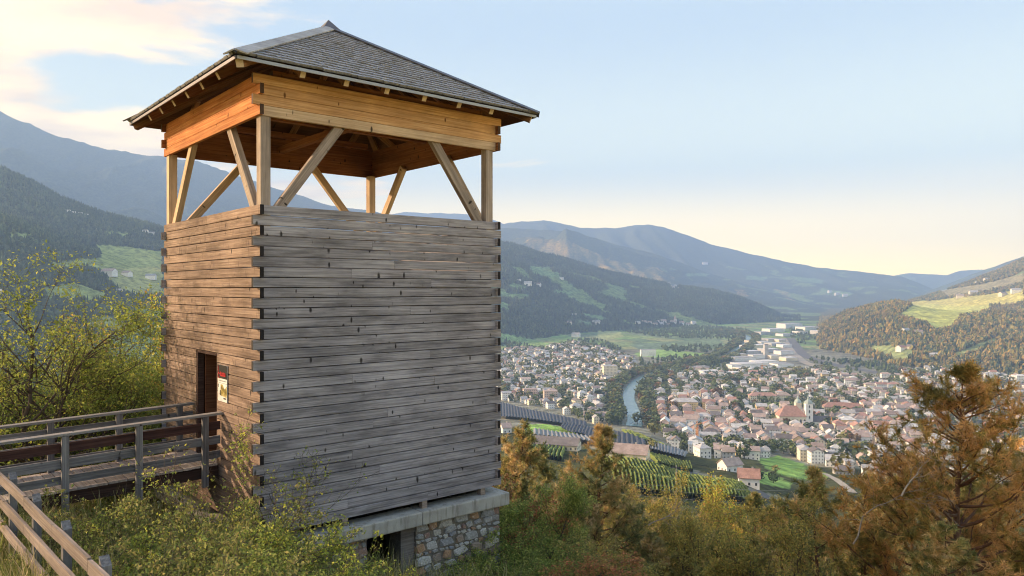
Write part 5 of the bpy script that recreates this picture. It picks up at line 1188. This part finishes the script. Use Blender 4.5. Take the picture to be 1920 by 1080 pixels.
def vine_mat():
    t = NT('vine_leaves'); v = t.pos(); n = t.noise(v, 1.2, 4, 0.7); t.color(t.ramp(n, [(0.3, (0.06, 0.10, 0.02)), (0.5, (0.17, 0.22, 0.045)), (0.7, (0.30, 0.33, 0.08))])); t.bump(n, 1.0, 0.3); return t.m
vm = vine_mat(); hedge = [(-0.24, 0.0), (-0.33, 0.8), (-0.26, 2.0), (0.0, 2.6), (0.26, 2.0), (0.33, 0.8), (0.24, 0.0)]
rows_block('vineyard', [(1130,862),(1392,912),(1420,962),(1150,924)], 36, 'green vineyard with long curved rows below the farmhouse', 'vineyard', 'vine_row', vm, hedge, 0.25, 26)
rows_block('vineyard', [(985,826),(1062,842),(1055,866),(965,850)], 12, 'small vineyard with pale stakes next to the barn', 'vineyard', 'vine_row', vm, hedge, 0.0, 16)
rows_block('vineyard', [(1205,852),(1296,872),(1300,888),(1232,872)], 14, 'yellowish vineyard strip below the pale nets', 'vineyard', 'vine_row', vm, hedge, 0.0, 12)
rows_block('vineyard', [(1165,808),(1215,826),(1260,842),(1180,826)], 10, 'small vineyard above the dark netted orchard', 'vineyard', 'vine_row', vm, hedge, 0.0, 8)
# ---- power line above the vineyard
def power_line():
    a = Vector((1.5, 60, 0)); 
    def at(px, py, Y): return Vector(((px - 960) / F * Y, Y, (YH - py) / F * Y))
    p0 = at(1268, 902, 150); PL = empty('power_pole', (p0.x, p0.y, float(zat(p0.x, p0.y)))); tag(PL, 'thin pale power pole standing in the vineyard', 'pole')
    h = at(1268, 872, 150).z - PL.location.z; m = MB(); m.tube((0, 0, -0.5), (0, 0, h), 0.13, 0.08, 8); m.build('mast', M['concrete'], PL); m = MB(); m.box(-0.9, 0.9, -0.06, 0.06, h - 0.5, h - 0.38); m.build('crossarm', M['metal_dark'], PL)
    for k, (y0, y1) in enumerate(((903, 920), (908, 945), (923, 944))):
        q0, q1 = at(1130, y0, 118), at(1960, y1 + 6 * k, 95); m = MB(); n = 24; L = []
        for i in range(n + 1): t = i / n; p = q0.lerp(q1, t); p.z -= 4 * t * (1 - t) * 0.8; L.append(p)
        for u, v in zip(L[:-1], L[1:]): m.tube(u, v, 0.016, 0.016, 4)
        tag(m.build('power_line', M['metal_edge']), ['upper', 'middle', 'lowest'][k] + ' thin power cable crossing above the vineyard', 'cable')
power_line()

# ------------------------------------------------------------------ near plants
M['leaf'] = leaf_mat('leaves', (1, 1, 1), trans=0.48); M['needle'] = leaf_mat('needles', (1, 1, 1), trans=0.35)
M['twig'] = plain('grey_brown_twigs', (0.105, 0.080, 0.062), 0.9, 0.3, 10); M['pine_bark'] = plain('pine_bark', (0.125, 0.070, 0.046), 0.95, 0.4, 9); M['dead_twig'] = plain('bleached_twigs', (0.30, 0.26, 0.22), 0.9, 0.2, 9)
def unit(v): return v / (np.linalg.norm(v) + 1e-9)
class Skel:
    def __init__(s): s.seg = []; s.tips = []
    def mesh(s, name, mat):
        V = []; Q = []; n0 = 0
        P0 = np.array([a[0] for a in s.seg]); P1 = np.array([a[1] for a in s.seg]); r0 = np.array([a[2] for a in s.seg]); r1 = np.array([a[3] for a in s.seg])
        d = P1 - P0; d /= np.linalg.norm(d, axis=1, keepdims=True) + 1e-9; ref = np.where(np.abs(d[:, 2:3]) < 0.9, np.array([[0, 0, 1.]]), np.array([[1., 0, 0]])); a = np.cross(d, ref); a /= np.linalg.norm(a, axis=1, keepdims=True); b = np.cross(d, a)
        for big in (True, False):
            m = (r0 > 0.012) == big; k = 7 if big else 3; c = m.sum()
            if c == 0: continue
            ang = np.arange(k) * 2 * np.pi / k; ring = np.cos(ang)[None, :, None] * a[m][:, None] + np.sin(ang)[None, :, None] * b[m][:, None]
            vv = np.concatenate([P0[m][:, None] + ring * r0[m][:, None, None], P1[m][:, None] + ring * r1[m][:, None, None]], 1); V.append(vv.reshape(-1, 3))
            bi = n0 + np.arange(c)[:, None] * 2 * k; e = np.arange(k); e2 = (e + 1) % k
            Q.append(np.stack([bi + e, bi + e2, bi + k + e2, bi + k + e], -1).reshape(-1, 4)); n0 += c * 2 * k
        return fast_mesh(name, np.concatenate(V), np.concatenate(Q), mats=[mat], smooth=True)
def grow(sk, rg, p, d, L, r, depth, P):
    n = max(3, int(L / P['seg'])); st = L / n; ch = P['kids'][depth] if depth < len(P['kids']) else 0; t0 = P.get('bare', 0.2) if depth == 0 else 0.15
    at = sorted(rg.uniform(t0, 0.98, ch)) if ch else []; ai = 0; rr = r
    for i in range(n):
        d = unit(d + rg.normal(size=3) * P['wig'] + np.array((0, 0, P['up'] if depth else P.get('up0', 0.03)))); q = p + d * st; r1 = max(r * (1 - (i + 1) / n * P['taper']), 0.0022); sk.seg.append((p, q, rr, r1)); 
        while ai < len(at) and at[ai] <= (i + 1) / n:
            a = rg.uniform(0, 2 * math.pi); side = unit(np.cross(d, rg.normal(size=3))); ang = rg.uniform(*P['ang']); nd = unit(d * math.cos(ang) + side * math.sin(ang)); Lc = L * rg.uniform(*P['len']) * (1.15 - 0.6 * at[ai]) if depth else L * rg.uniform(*P['len']) * P['shape'](at[ai])
            grow(sk, rg, p + d * st * 0.5, nd, Lc, rr * P['rad'], depth + 1, P); ai += 1
        if depth >= P['leaf_from']: sk.tips.append((q, d, depth))
        p = q; rr = r1
def leaves_mesh(name, sk, rg, per, size, cols, w=0.55, droop=0.2, mat=None, keep=1.0, spread=0.04):
    P = np.array([t[0] for t in sk.tips]); D = np.array([t[1] for t in sk.tips])
    if keep < 1: m = rg.random(len(P)) < keep; P, D = P[m], D[m]
    P = np.repeat(P, per, 0); D = np.repeat(D, per, 0); n = len(P); P = P + rg.normal(size=(n, 3)) * spread
    d = D * 0.5 + rg.normal(size=(n, 3)) * 0.8 + np.array((0, 0, -droop)); d /= np.linalg.norm(d, axis=1, keepdims=True); s = np.cross(d, rg.normal(size=(n, 3)) * 0.5 + np.array((0, 0, 1.0))); s /= np.linalg.norm(s, axis=1, keepdims=True) + 1e-9; nn = np.cross(s, d)
    L = size * rg.uniform(0.6, 1.35, (n, 1)); V = np.stack([P, P + d * L * 0.5 + s * L * w * 0.5 + nn * L * 0.08, P + d * L - nn * L * 0.10, P + d * L * 0.5 - s * L * w * 0.5 + nn * L * 0.08], 1)
    pal = np.array(cols)[rg.integers(0, len(cols), n)] * rg.uniform(0.65, 1.35, (n, 1)); C = np.repeat(pal, 4, 0)
    return fast_mesh(name, V.reshape(-1, 3), np.arange(n * 4).reshape(-1, 4), cols=C, mats=[mat or M['leaf']])
def needles_mesh(name, tips, rg, per, ln, wd, colf, back=0.0):
    P = np.array([t[0] for t in tips]); D = np.array([t[1] for t in tips]); tc = colf(P, rg); n = len(P) * per
    P = np.repeat(P, per, 0); D = np.repeat(D, per, 0); C = np.repeat(tc, per, 0) * rg.uniform(0.7, 1.3, (n, 1))
    P = P - D * rg.uniform(0, 0.09, (n, 1)); d = D * rg.uniform(0.25, 0.9, (n, 1)) + rg.normal(size=(n, 3)) * 0.62; d /= np.linalg.norm(d, axis=1, keepdims=True); s = np.cross(d, rg.normal(size=(n, 3))); s /= np.linalg.norm(s, axis=1, keepdims=True) + 1e-9
    L = ln * rg.uniform(0.7, 1.3, (n, 1)); V = np.stack([P - s * wd / 2, P + s * wd / 2, P + d * L], 1)
    return fast_mesh(name, V.reshape(-1, 3), tris=np.arange(n * 3).reshape(-1, 3), cols=np.repeat(C, 3, 0), mats=[M['needle']])
G1, G2, OL, BR, TN = (0.16, 0.18, 0.075), (0.27, 0.275, 0.10), (0.48, 0.41, 0.15), (0.60, 0.40, 0.16), (0.74, 0.55, 0.29)
def pine(seed, h, R, brown, dens=1.0, spread=0.9, per=11, crown0=0.12, ln=0.085, wd=0.0085, top_brown=True, open_=1.0):
    """a pine standing at the origin: trunk, whorls of limbs, needle tufts"""
    rg = np.random.default_rng(seed); sk = Skel(); tuft = []; p = np.zeros(3); d = np.array((0, 0, 1.0)); n = int(h / 0.22); nodes = []
    for i in range(n):
        d = unit(d + rg.normal(size=3) * 0.035 + (0, 0, 0.05)); q = p + d * h / n; r0 = 0.0135 * h * (1 - i / n) ** 0.9 + 0.008; r1 = 0.0135 * h * (1 - (i + 1) / n) ** 0.9 + 0.006; sk.seg.append((p, q, r0, r1)); nodes.append((q, (i + 1) / n)); p = q
    tuft.append((p, d))
    for q, t in nodes:
        if t < crown0: continue
        for b in range(rg.poisson((2.6 if t < 0.9 else 3.2) * dens)):
            az = rg.uniform(0, 6.283); prof = (1 - ((t - crown0) / (1 - crown0))) ** spread
            L = R * (prof * rg.uniform(0.55, 1.1) + 0.05); rise = rg.uniform(-0.05, 0.35) + 0.45 * t; dd = unit(np.array((math.cos(az), math.sin(az), rise))); bp = q - (0, 0, rg.uniform(0, 0.2)); r = 0.006 + 0.010 * L; m = max(3, int(L / 0.16))
            for k in range(m):
                dd = unit(dd + rg.normal(size=3) * 0.10 + (0, 0, 0.045)); b1 = bp + dd * L / m; rr = r * (1 - k / m) + 0.003; sk.seg.append((bp, b1, rr, r * (1 - (k + 1) / m) + 0.003)); f = (k + 1) / m
                if f > 0.30 * open_:
                    for s in range(rg.poisson(2.9)):
                        sd = unit(dd * 0.6 + rg.normal(size=3) * 0.55 + (0, 0, 0.15)); Ls = rg.uniform(0.10, 0.34) * min(1.0, 0.5 + L * 0.4); sk.seg.append((b1, b1 + sd * Ls, 0.004, 0.002)); tuft.append((b1 + sd * Ls, sd)); tuft.append((b1 + sd * Ls * 0.6, sd))
                        if rg.random() < 0.6: s2 = unit(sd + rg.normal(size=3) * 0.6); e2 = b1 + sd * Ls * 0.5 + s2 * Ls * 0.6; sk.seg.append((b1 + sd * Ls * 0.5, e2, 0.003, 0.002)); tuft.append((e2, s2))
                bp = b1
            tuft.append((bp, dd))
    def colf(P, rg):
        n = len(P); t = np.clip(P[:, 2] / h, 0, 1); k = fbm(P[:, 0] * 1.6 + seed, P[:, 1] * 1.6 + P[:, 2] * 1.3, 3, seed) * 0.9 + rg.normal(size=n) * 0.28 + brown + (0.25 * (t - 0.6) if top_brown else 0)
        pal = np.array([G1, G2, OL, BR, TN]); x = np.clip(k * 4, 0, 3.999); i = x.astype(int); f = (x - i)[:, None]; return pal[i] * (1 - f) + pal[i + 1] * f
    return sk.mesh('trunk', M['pine_bark']), needles_mesh('crown', tuft, rg, per, ln, wd, colf), len(tuft)
def place_tree(name, meshes, X, Y, sc, rz, label, cat='tree', group=None, sz=None, dz=0.0):
    T = empty(name, (X, Y, float(zat(X, Y)) + dz), rz); tag(T, label, cat, group); s = (sc, sc, sz or sc)
    inst('trunk', meshes[0], T, (0, 0, -0.1), (0, 0, 0), s); inst('crown', meshes[1], T, (0, 0, -0.1), (0, 0, 0), s); return T
def by_px(px, D): return (px - 960) / F * D
def fit(px, py, D, h0):
    """scale that lifts the top of an h0-tall tree rooted on the terrain to photo row py"""
    X = by_px(px, D); return X, ((YH - py) / F * D - float(zat(X, D)) + 0.1) / h0
# hero pines
X, s = fit(1800, 704, 13.0, 6.0); hero = pine(21, 6.0, 3.4, 0.61, 2.2, 0.80, 20, 0.12, 0.10, 0.0105); print('hero', hero[2], s)
hero[1].materials[0] = leaf_mat('rusty_needles', (1.0, 0.84, 0.70), trans=0.35)
place_tree('pine_tree', hero, X, 13.0, s, 0.6, 'large rust-brown pine filling the lower right corner')
X, s = fit(1108, 812, 20.0, 5.4); mid = pine(37, 5.4, 2.9, 0.40, 2.0, 1.0, 18, 0.06, 0.11, 0.0125); print('mid', mid[2], s)
place_tree('pine_tree', mid, X, 20.0, s, 1.9, 'olive pine with orange-brown top just right of the tower base')
PR = [pine(51, 5.0, 2.0, 0.43, 1.25, 0.8, 16, 0.10, 0.12, 0.016), pine(52, 5.0, 1.7, 0.30, 1.25, 0.7, 16, 0.08, 0.12, 0.016), pine(53, 5.0, 1.5, 0.55, 1.25, 0.85, 16, 0.12, 0.12, 0.016), pine(54, 5.0, 1.9, 0.24, 1.25, 0.75, 16, 0.08, 0.12, 0.016)]
SPEC = [(1915,792,14.5,0,'dark pine cut by the right edge of the photo'),(1545,893,16.5,1,'spreading green-brown pine left of the large rust-brown one'),(1405,925,24,2,'thin orange-brown pine in the middle of the lower slope'),(1478,938,19,3,'dark green pine between the thin orange one and the spreading one'),
 (1352,1000,17,2,'small orange pine at the bottom edge'),(1262,948,25,1,'greenish pine right of the olive pine with orange top'),(1185,905,29,0,'pine just behind the olive pine with orange top, its right neighbour'),(1012,852,31,2,'slender orange-brown pine behind the olive one, its left neighbour'),(958,800,27,0,'yellowish pine touching the right edge of the tower'),(1318,930,36,3,'dark pine below the vineyard'),
 (1645,905,21,1,'green pine directly left of the large rust-brown trunk'),(1700,870,30,3,'dark pine behind the large rust-brown one'),(1860,880,19,0,'brown pine behind the right edge pine'),(1600,985,14,3,'low dark pine at the bottom edge left of the large rust-brown one'),(1440,1010,15.5,0,'low brownish pine at the bottom edge in the middle'),(1500,935,33,2,'orange pine top showing between the darker ones'),(1075,935,26,3,'dark pine low behind the olive one'),(1225,1010,18.5,3,'low dark green pine at the bottom edge right of the olive one'),(985,900,22,2,'orange-tipped pine beside the tower corner'),(1760,1000,11,3,'dark lower pine under the large rust-brown one')]
rp = random.Random(12)
for (px, py, D, k, lab) in SPEC:
    X, s = fit(px, py, D, 5.0); w = min(max(s, 0.75), 1.45); place_tree('pine_tree', PR[k], X, D, w, rp.uniform(0, 6.28), lab, sz=s)
# woodland on the slope between the lookout and the vineyard
nw = 0; slots = []
def WH(px, D):
    far = ', nearest the vineyard' if D > 150 else ', halfway down the slope' if D > 85 else ', high on the slope'
    return ('behind the olive pine beside the tower' if px < 1200 else 'below the vineyard' if px < 1400 else 'below the sloping meadow' if px < 1620 else 'behind the large rust-brown pine') + far
for _ in range(6000):
    D = rp.uniform(38, 235); px = rp.uniform(930, 1960); X = by_px(px, D); py = YH - F * float(zat(X, D)) / D; hgt = rp.uniform(6.0, 10.5); pt = py - hgt * F / D
    lim = np.interp(px, [930, 1000, 1130, 1260, 1370, 1450, 1560, 1700, 1960], [862, 872, 915, 935, 950, 930, 912, 880, 860])
    if pt < lim or pt > 1085 or any((X - a) ** 2 + (D - b) ** 2 < (2.6 + D * 0.012) ** 2 for a, b in slots): continue
    if D > 150 and py < 905: continue
    slots.append((X, D)); k = rp.choice([0, 0, 1, 1, 2, 3]); sc = hgt / 5.0; place_tree('slope_pine', PR[k], X, D, sc * 1.05, rp.uniform(0, 6.28), ['olive-brown', 'green', 'orange-brown', 'dark green'][k] + ' pine ' + WH(px, D), 'tree', ['olive-brown', 'green', 'orange-brown', 'dark green'][k] + ' pines in the wood ' + WH(px, D), sz=sc); nw += 1
    if nw >= 230: break
print('slope pines', nw)
# broadleaf trees and shrubs
YG = [(0.450, 0.475, 0.088), (0.600, 0.575, 0.100), (0.325, 0.375, 0.075), (0.750, 0.625, 0.125), (0.250, 0.300, 0.062)]
GR = [(0.230, 0.297, 0.068), (0.311, 0.378, 0.088), (0.189, 0.243, 0.061), (0.405, 0.432, 0.108), (0.513, 0.486, 0.135)]
DG = [(0.130, 0.163, 0.052), (0.195, 0.234, 0.065), (0.286, 0.286, 0.091), (0.364, 0.325, 0.117)]
ORG = [(0.576, 0.312, 0.072), (0.504, 0.384, 0.084), (0.384, 0.384, 0.084), (0.624, 0.384, 0.108)]; RED = [(0.504, 0.192, 0.096), (0.576, 0.264, 0.120), (0.408, 0.228, 0.084), (0.312, 0.264, 0.072)]
def broadleaf(seed, h, cols, per, size, kids=(11, 7, 5), bare=0.22, wig=0.16, ang=(0.5, 1.15), keep=1.0, lenr=(0.42, 0.72), leaf_from=2, w=0.55, r=None, stems=1, lean=0.25, up=0.10, mat=None, spread=0.05):
    rg = np.random.default_rng(seed); sk = Skel(); P = dict(seg=h / 16, kids=kids, wig=wig, up=up, up0=0.04, taper=0.85, ang=ang, len=lenr, rad=0.55, bare=bare, leaf_from=leaf_from, shape=lambda t: 1.05 - 0.55 * t)
    for s in range(stems): a = rg.uniform(0, 6.28); grow(sk, rg, np.array((rg.normal() * 0.10 * (stems > 1), rg.normal() * 0.10 * (stems > 1), 0.)), unit(np.array((math.cos(a) * lean, math.sin(a) * lean, 1.0))), h * rg.uniform(0.75, 1.0) if stems > 1 else h * 0.95, r or 0.014 * h, 0, P)
    return sk.mesh('trunk', mat or M['twig']), leaves_mesh('crown', sk, rg, per, size, cols, w, keep=keep, spread=spread), len(sk.tips)
X, s = fit(75, 470, 15.2, 6.0); t_ = broadleaf(4, 6.0, YG[:3] + GR[:4] + GR[:2], 2, 0.072, (15, 8, 5), 0.16, 0.13, keep=0.85, stems=3, lean=0.22); print('left tree', t_[2], s)
place_tree('cherry_tree', t_, X, 15.2, s, 2.2, 'sparse yellow-green tree with bare dark branches at the left edge')
t2 = broadleaf(6, 5.0, YG[:3] + GR + GR, 3, 0.075, (13, 8, 5), 0.10, 0.14, stems=3, lean=0.35); t3 = broadleaf(8, 4.0, YG + ORG, 3, 0.07, (12, 8, 5), 0.08, 0.14, stems=4, lean=0.4); t4 = broadleaf(9, 4.0, GR, 4, 0.065, (12, 8, 5), 0.06, 0.15, stems=4, lean=0.45); t5 = broadleaf(10, 3.5, RED, 3, 0.075, (10, 7, 4), 0.10, 0.14, stems=2, lean=0.3)
OLG = [(0.42, 0.37, 0.10), (0.50, 0.41, 0.11), (0.31, 0.30, 0.09), (0.54, 0.38, 0.11), (0.26, 0.27, 0.08)]; t6 = broadleaf(14, 4.0, OLG, 4, 0.065, (12, 8, 5), 0.06, 0.15, stems=4, lean=0.45)
print('leaf tips', t2[2], t3[2], t4[2], t5[2])
BUSH = [(270,655,20,t3,4.0,'orange tinged yellow-green bush touching the left side of the tower'),(215,690,18.5,t2,5.0,'yellow-green bush behind the footbridge, left of the orange tinged one'),(150,700,21,t2,5.0,'green-yellow tree behind the footbridge in the middle'),(30,700,19,t2,5.0,'green tree behind the footbridge at the left edge'),(290,690,17.8,t4,4.0,'green bush close to the tower behind the footbridge'),(90,690,17.2,t4,4.0,'green bush behind the left part of the footbridge'),(-60,640,17,t2,5.0,'leafy tree cut by the left edge of the photo'),(190,745,16.8,t4,4.0,'low green bush right behind the footbridge railing'),(0,720,16.4,t4,4.0,'low green bush behind the railing at the left edge'),
 (985,935,16.5,t4,4.0,'bright green bush at the right corner of the stone base'),(1030,985,15.5,t4,4.0,'bright green bush low beside the olive pine'),(1022,905,17.5,t5,3.5,'reddish brown young oak between tower and olive pine'),(955,1000,14.8,t4,4.0,'low green bush directly under the tower corner'),(1140,1062,15,t6,4.0,'olive bush at the bottom edge under the olive pine'),(1300,1020,19,t6,4.0,'olive-gold tree low in the middle of the slope'),(1240,985,22,t6,4.0,'olive-gold tree behind the low dark pine'),(1480,1045,14,t6,4.0,'yellowish bush at the bottom edge in the middle'),(1390,990,26,t3,4.0,'orange tinged tree on the lower slope'),(1065,1050,13.5,t5,3.5,'reddish bush at the bottom edge beside the tower')]
for (px, py, D, ms, h0, lab) in BUSH:
    X, s = fit(px, py, D, h0 * 0.92); place_tree('bush' if s * h0 < 3.2 else 'broadleaf_tree', ms, X, D, min(max(s, 0.7), 1.5), rp.uniform(0, 6.28), lab, 'bush' if s * h0 < 3.2 else 'tree', sz=s)
# dead grey branches among the pines
def dead(seed, px, py, D, h, lab):
    rg = np.random.default_rng(seed); sk = Skel(); grow(sk, rg, np.zeros(3), unit(np.array((0.5, 0.1, 0.6))), h, 0.016, 0, dict(seg=0.15, kids=(9, 5), wig=0.2, up=-0.02, taper=0.9, ang=(0.5, 1.2), len=(0.3, 0.6), rad=0.5, leaf_from=9, shape=lambda t: 1.0)); X = by_px(px, D)
    z = (YH - py) / F * D; o = link(bpy.data.objects.new('dead_branch', sk.mesh('dead_branch', M['dead_twig']))); o.location = (X, D, z); tag(o, lab, 'branch')
dead(3, 1215, 985, 19.5, 1.6, 'pale dead branch right of the olive pine'); dead(4, 1690, 930, 12.2, 0.9, 'pale dead branch in the large rust-brown pine, left side'); dead(9, 1600, 1020, 12.6, 1.6, 'pale dead branch low left of the large rust-brown pine')
# shrubs in front of the tower and along the bridge
S1 = broadleaf(41, 2.6, GR + YG[:2], 2, 0.042, (12, 6), 0.22, 0.20, (0.4, 1.0), leaf_from=1, stems=4, lean=0.5, r=0.014, lenr=(0.3, 0.55), up=0.02, w=0.6, spread=0.02, keep=0.55)
S2 = broadleaf(42, 1.7, GR, 2, 0.048, (12, 6), 0.10, 0.20, (0.4, 1.1), leaf_from=1, stems=8, lean=0.6, r=0.010, lenr=(0.35, 0.6), up=0.0, w=0.6, spread=0.025)
S3 = broadleaf(43, 1.4, DG, 2, 0.048, (12, 6), 0.05, 0.20, (0.4, 1.1), leaf_from=1, stems=9, lean=0.7, r=0.009, lenr=(0.35, 0.6), up=0.0, w=0.6, spread=0.03)
S4 = broadleaf(44, 1.5, YG[:3] + GR[:2], 2, 0.046, (12, 6), 0.08, 0.20, (0.4, 1.1), leaf_from=1, stems=8, lean=0.6, r=0.010, lenr=(0.35, 0.6), up=0.0, w=0.6, spread=0.025)
print('shrub tips', S1[2], S2[2], S3[2], S4[2])
SH = [(505,815,11.2,S1,2.6,'tall thin thorny shrub with few leaves before the tower corner'),(440,850,11.6,S1,2.6,'thin leafy shrub at the end of the footbridge railing'),(548,985,10.8,S2,1.7,'green shrub in front of the concrete beam'),(530,965,10.0,S4,1.5,'yellow-green shrub below the tower corner'),(470,950,10.6,S3,1.4,'dark shrub under the end of the footbridge'),(530,1025,8.8,S4,1.5,'yellow-green shrub low in front of the tower'),(480,1030,8.6,S2,1.7,'green shrub low in front of the tower, left of the yellow-green one'),(400,985,9.2,S3,1.4,'dark green shrub in the tall grass'),(600,1075,8.6,S2,1.7,'green shrub at the bottom edge before the stone base'),(340,945,10.4,S3,1.4,'dark shrub beside the footbridge deck'),(280,980,9.6,S4,1.5,'yellowish shrub in the tall grass by the bridge'),(420,1060,7.6,S2,1.7,'green shrub at the bottom edge left of the tower'),(330,1045,7.8,S4,1.5,'yellow-green shrub near the fence end'),(250,1020,7.6,S3,1.4,'dark shrub beside the fence'),(690,1078,9.4,S4,1.5,'yellowish shrub under the cellar opening'),(180,965,9.8,S2,1.7,'green shrub between fence and footbridge'),(520,1050,7.0,S3,1.4,'dark shrub at the bottom edge'),(120,960,9.4,S3,1.4,'dark weeds behind the fence')]
for (px, py, D, ms, h0, lab) in SH:
    X, s = fit(px, py, D, h0 * 0.85); s = max(s, 0.35); place_tree('shrub', ms, X, D, min(max(s, 0.8), 1.25), rp.uniform(0, 6.28), lab, 'shrub', sz=s)
# tall grass and weeds
def grass(name, n, xr, yr, hr, cols, label, keep=None):
    rg = np.random.default_rng(77); x = rg.uniform(*xr, n); y = rg.uniform(*yr, n); u = (x - TO.x) * RU.x + (y - TO.y) * RU.y; v = (x - TO.x) * LV.x + (y - TO.y) * LV.y
    ok = ~((u > -0.25) & (u < TW + 0.25) & (v > -0.25) & (v < TD + 0.3)) & (fbm(x / 0.9, y / 0.9, 2, 9) > -0.25)
    ok &= ~((u < 0) & (v > 1.3) & (v < 3.4) & (u > -5))                      # not through the bridge deck
    if keep is not None: ok &= keep(x, y)
    x, y = x[ok], y[ok]; n = len(x); z = zat(x, y); h = rg.uniform(hr[0], hr[1], n) * (1 + 0.6 * fbm(x / 1.3, y / 1.3, 2, 19)); a = rg.uniform(0, 6.28, n); b = rg.uniform(0.1, 0.55, n) * h; w = rg.uniform(0.004, 0.008, n)
    sx, sy = -np.sin(a) * w, np.cos(a) * w; dx, dy = np.cos(a) * b, np.sin(a) * b
    def P(f, k, ww): return np.stack([x + dx * f * f + sx * ww * k, y + dy * f * f + sy * ww * k, z - 0.05 + h * f * (1 - 0.18 * f)], -1)
    V = np.stack([P(0, -1, 1), P(0, 1, 1), P(0.5, 1, 0.9), P(0.5, -1, 0.9), P(1.0, 0, 0)], 1); i = np.arange(n)[:, None] * 5; C = np.repeat(np.array(cols)[rg.integers(0, len(cols), n)] * rg.uniform(0.6, 1.4, (n, 1)), 5, 0)
    o = link(bpy.data.objects.new(name, fast_mesh(name, V.reshape(-1, 3), i + [0, 1, 2, 3], i + [3, 2, 4], cols=C, mats=[M['leaf']]))); tag(o, label, 'grass', kind='stuff')
GC = [(0.20, 0.23, 0.06), (0.26, 0.28, 0.08), (0.40, 0.35, 0.16), (0.50, 0.42, 0.24), (0.15, 0.18, 0.05)]
grass('tall_grass', 120000, (-11, 3.5), (4.0, 14.5), (0.35, 1.05), GC, 'tall green and straw-coloured grass around the tower and the fence', lambda x, y: (y > 0.95 * -x + 2.9) | (y < 0))
grass('slope_grass', 40000, (-1, 16), (9, 30), (0.3, 0.9), GC, 'rough grass on the slope under the pines')
grass('bank_grass', 25000, (-22, -5), (13, 24), (0.3, 0.8), GC, 'grass on the bank behind the footbridge')

# ------------------------------------------------------------------ evening haze in the valley
def build_haze():
    m = bpy.data.materials.new('haze_air'); m.use_nodes = True; nt = m.node_tree; nt.nodes.clear(); v = nt.nodes.new('ShaderNodeVolumePrincipled'); o = nt.nodes.new('ShaderNodeOutputMaterial'); nt.links.new(v.outputs[0], o.inputs['Volume'])
    v.inputs['Color'].default_value = HAZE_COL + (1,); v.inputs['Density'].default_value = HAZE_D; v.inputs['Anisotropy'].default_value = 0.0
    zt = float(GZ.max()) + 60; zb = float(GZ.min()) - 1.0; xm = float(np.abs(_GX).max()) + 200
    b = MB(); b.box(-xm, xm, -600, 12700, zb, zt); h = b.build('haze', m); tag(h, 'pale blue evening haze filling the valley', 'haze', kind='stuff')
HAZE_COL = (0.40, 0.60, 1.0); HAZE_D = 1.2e-4
build_haze()
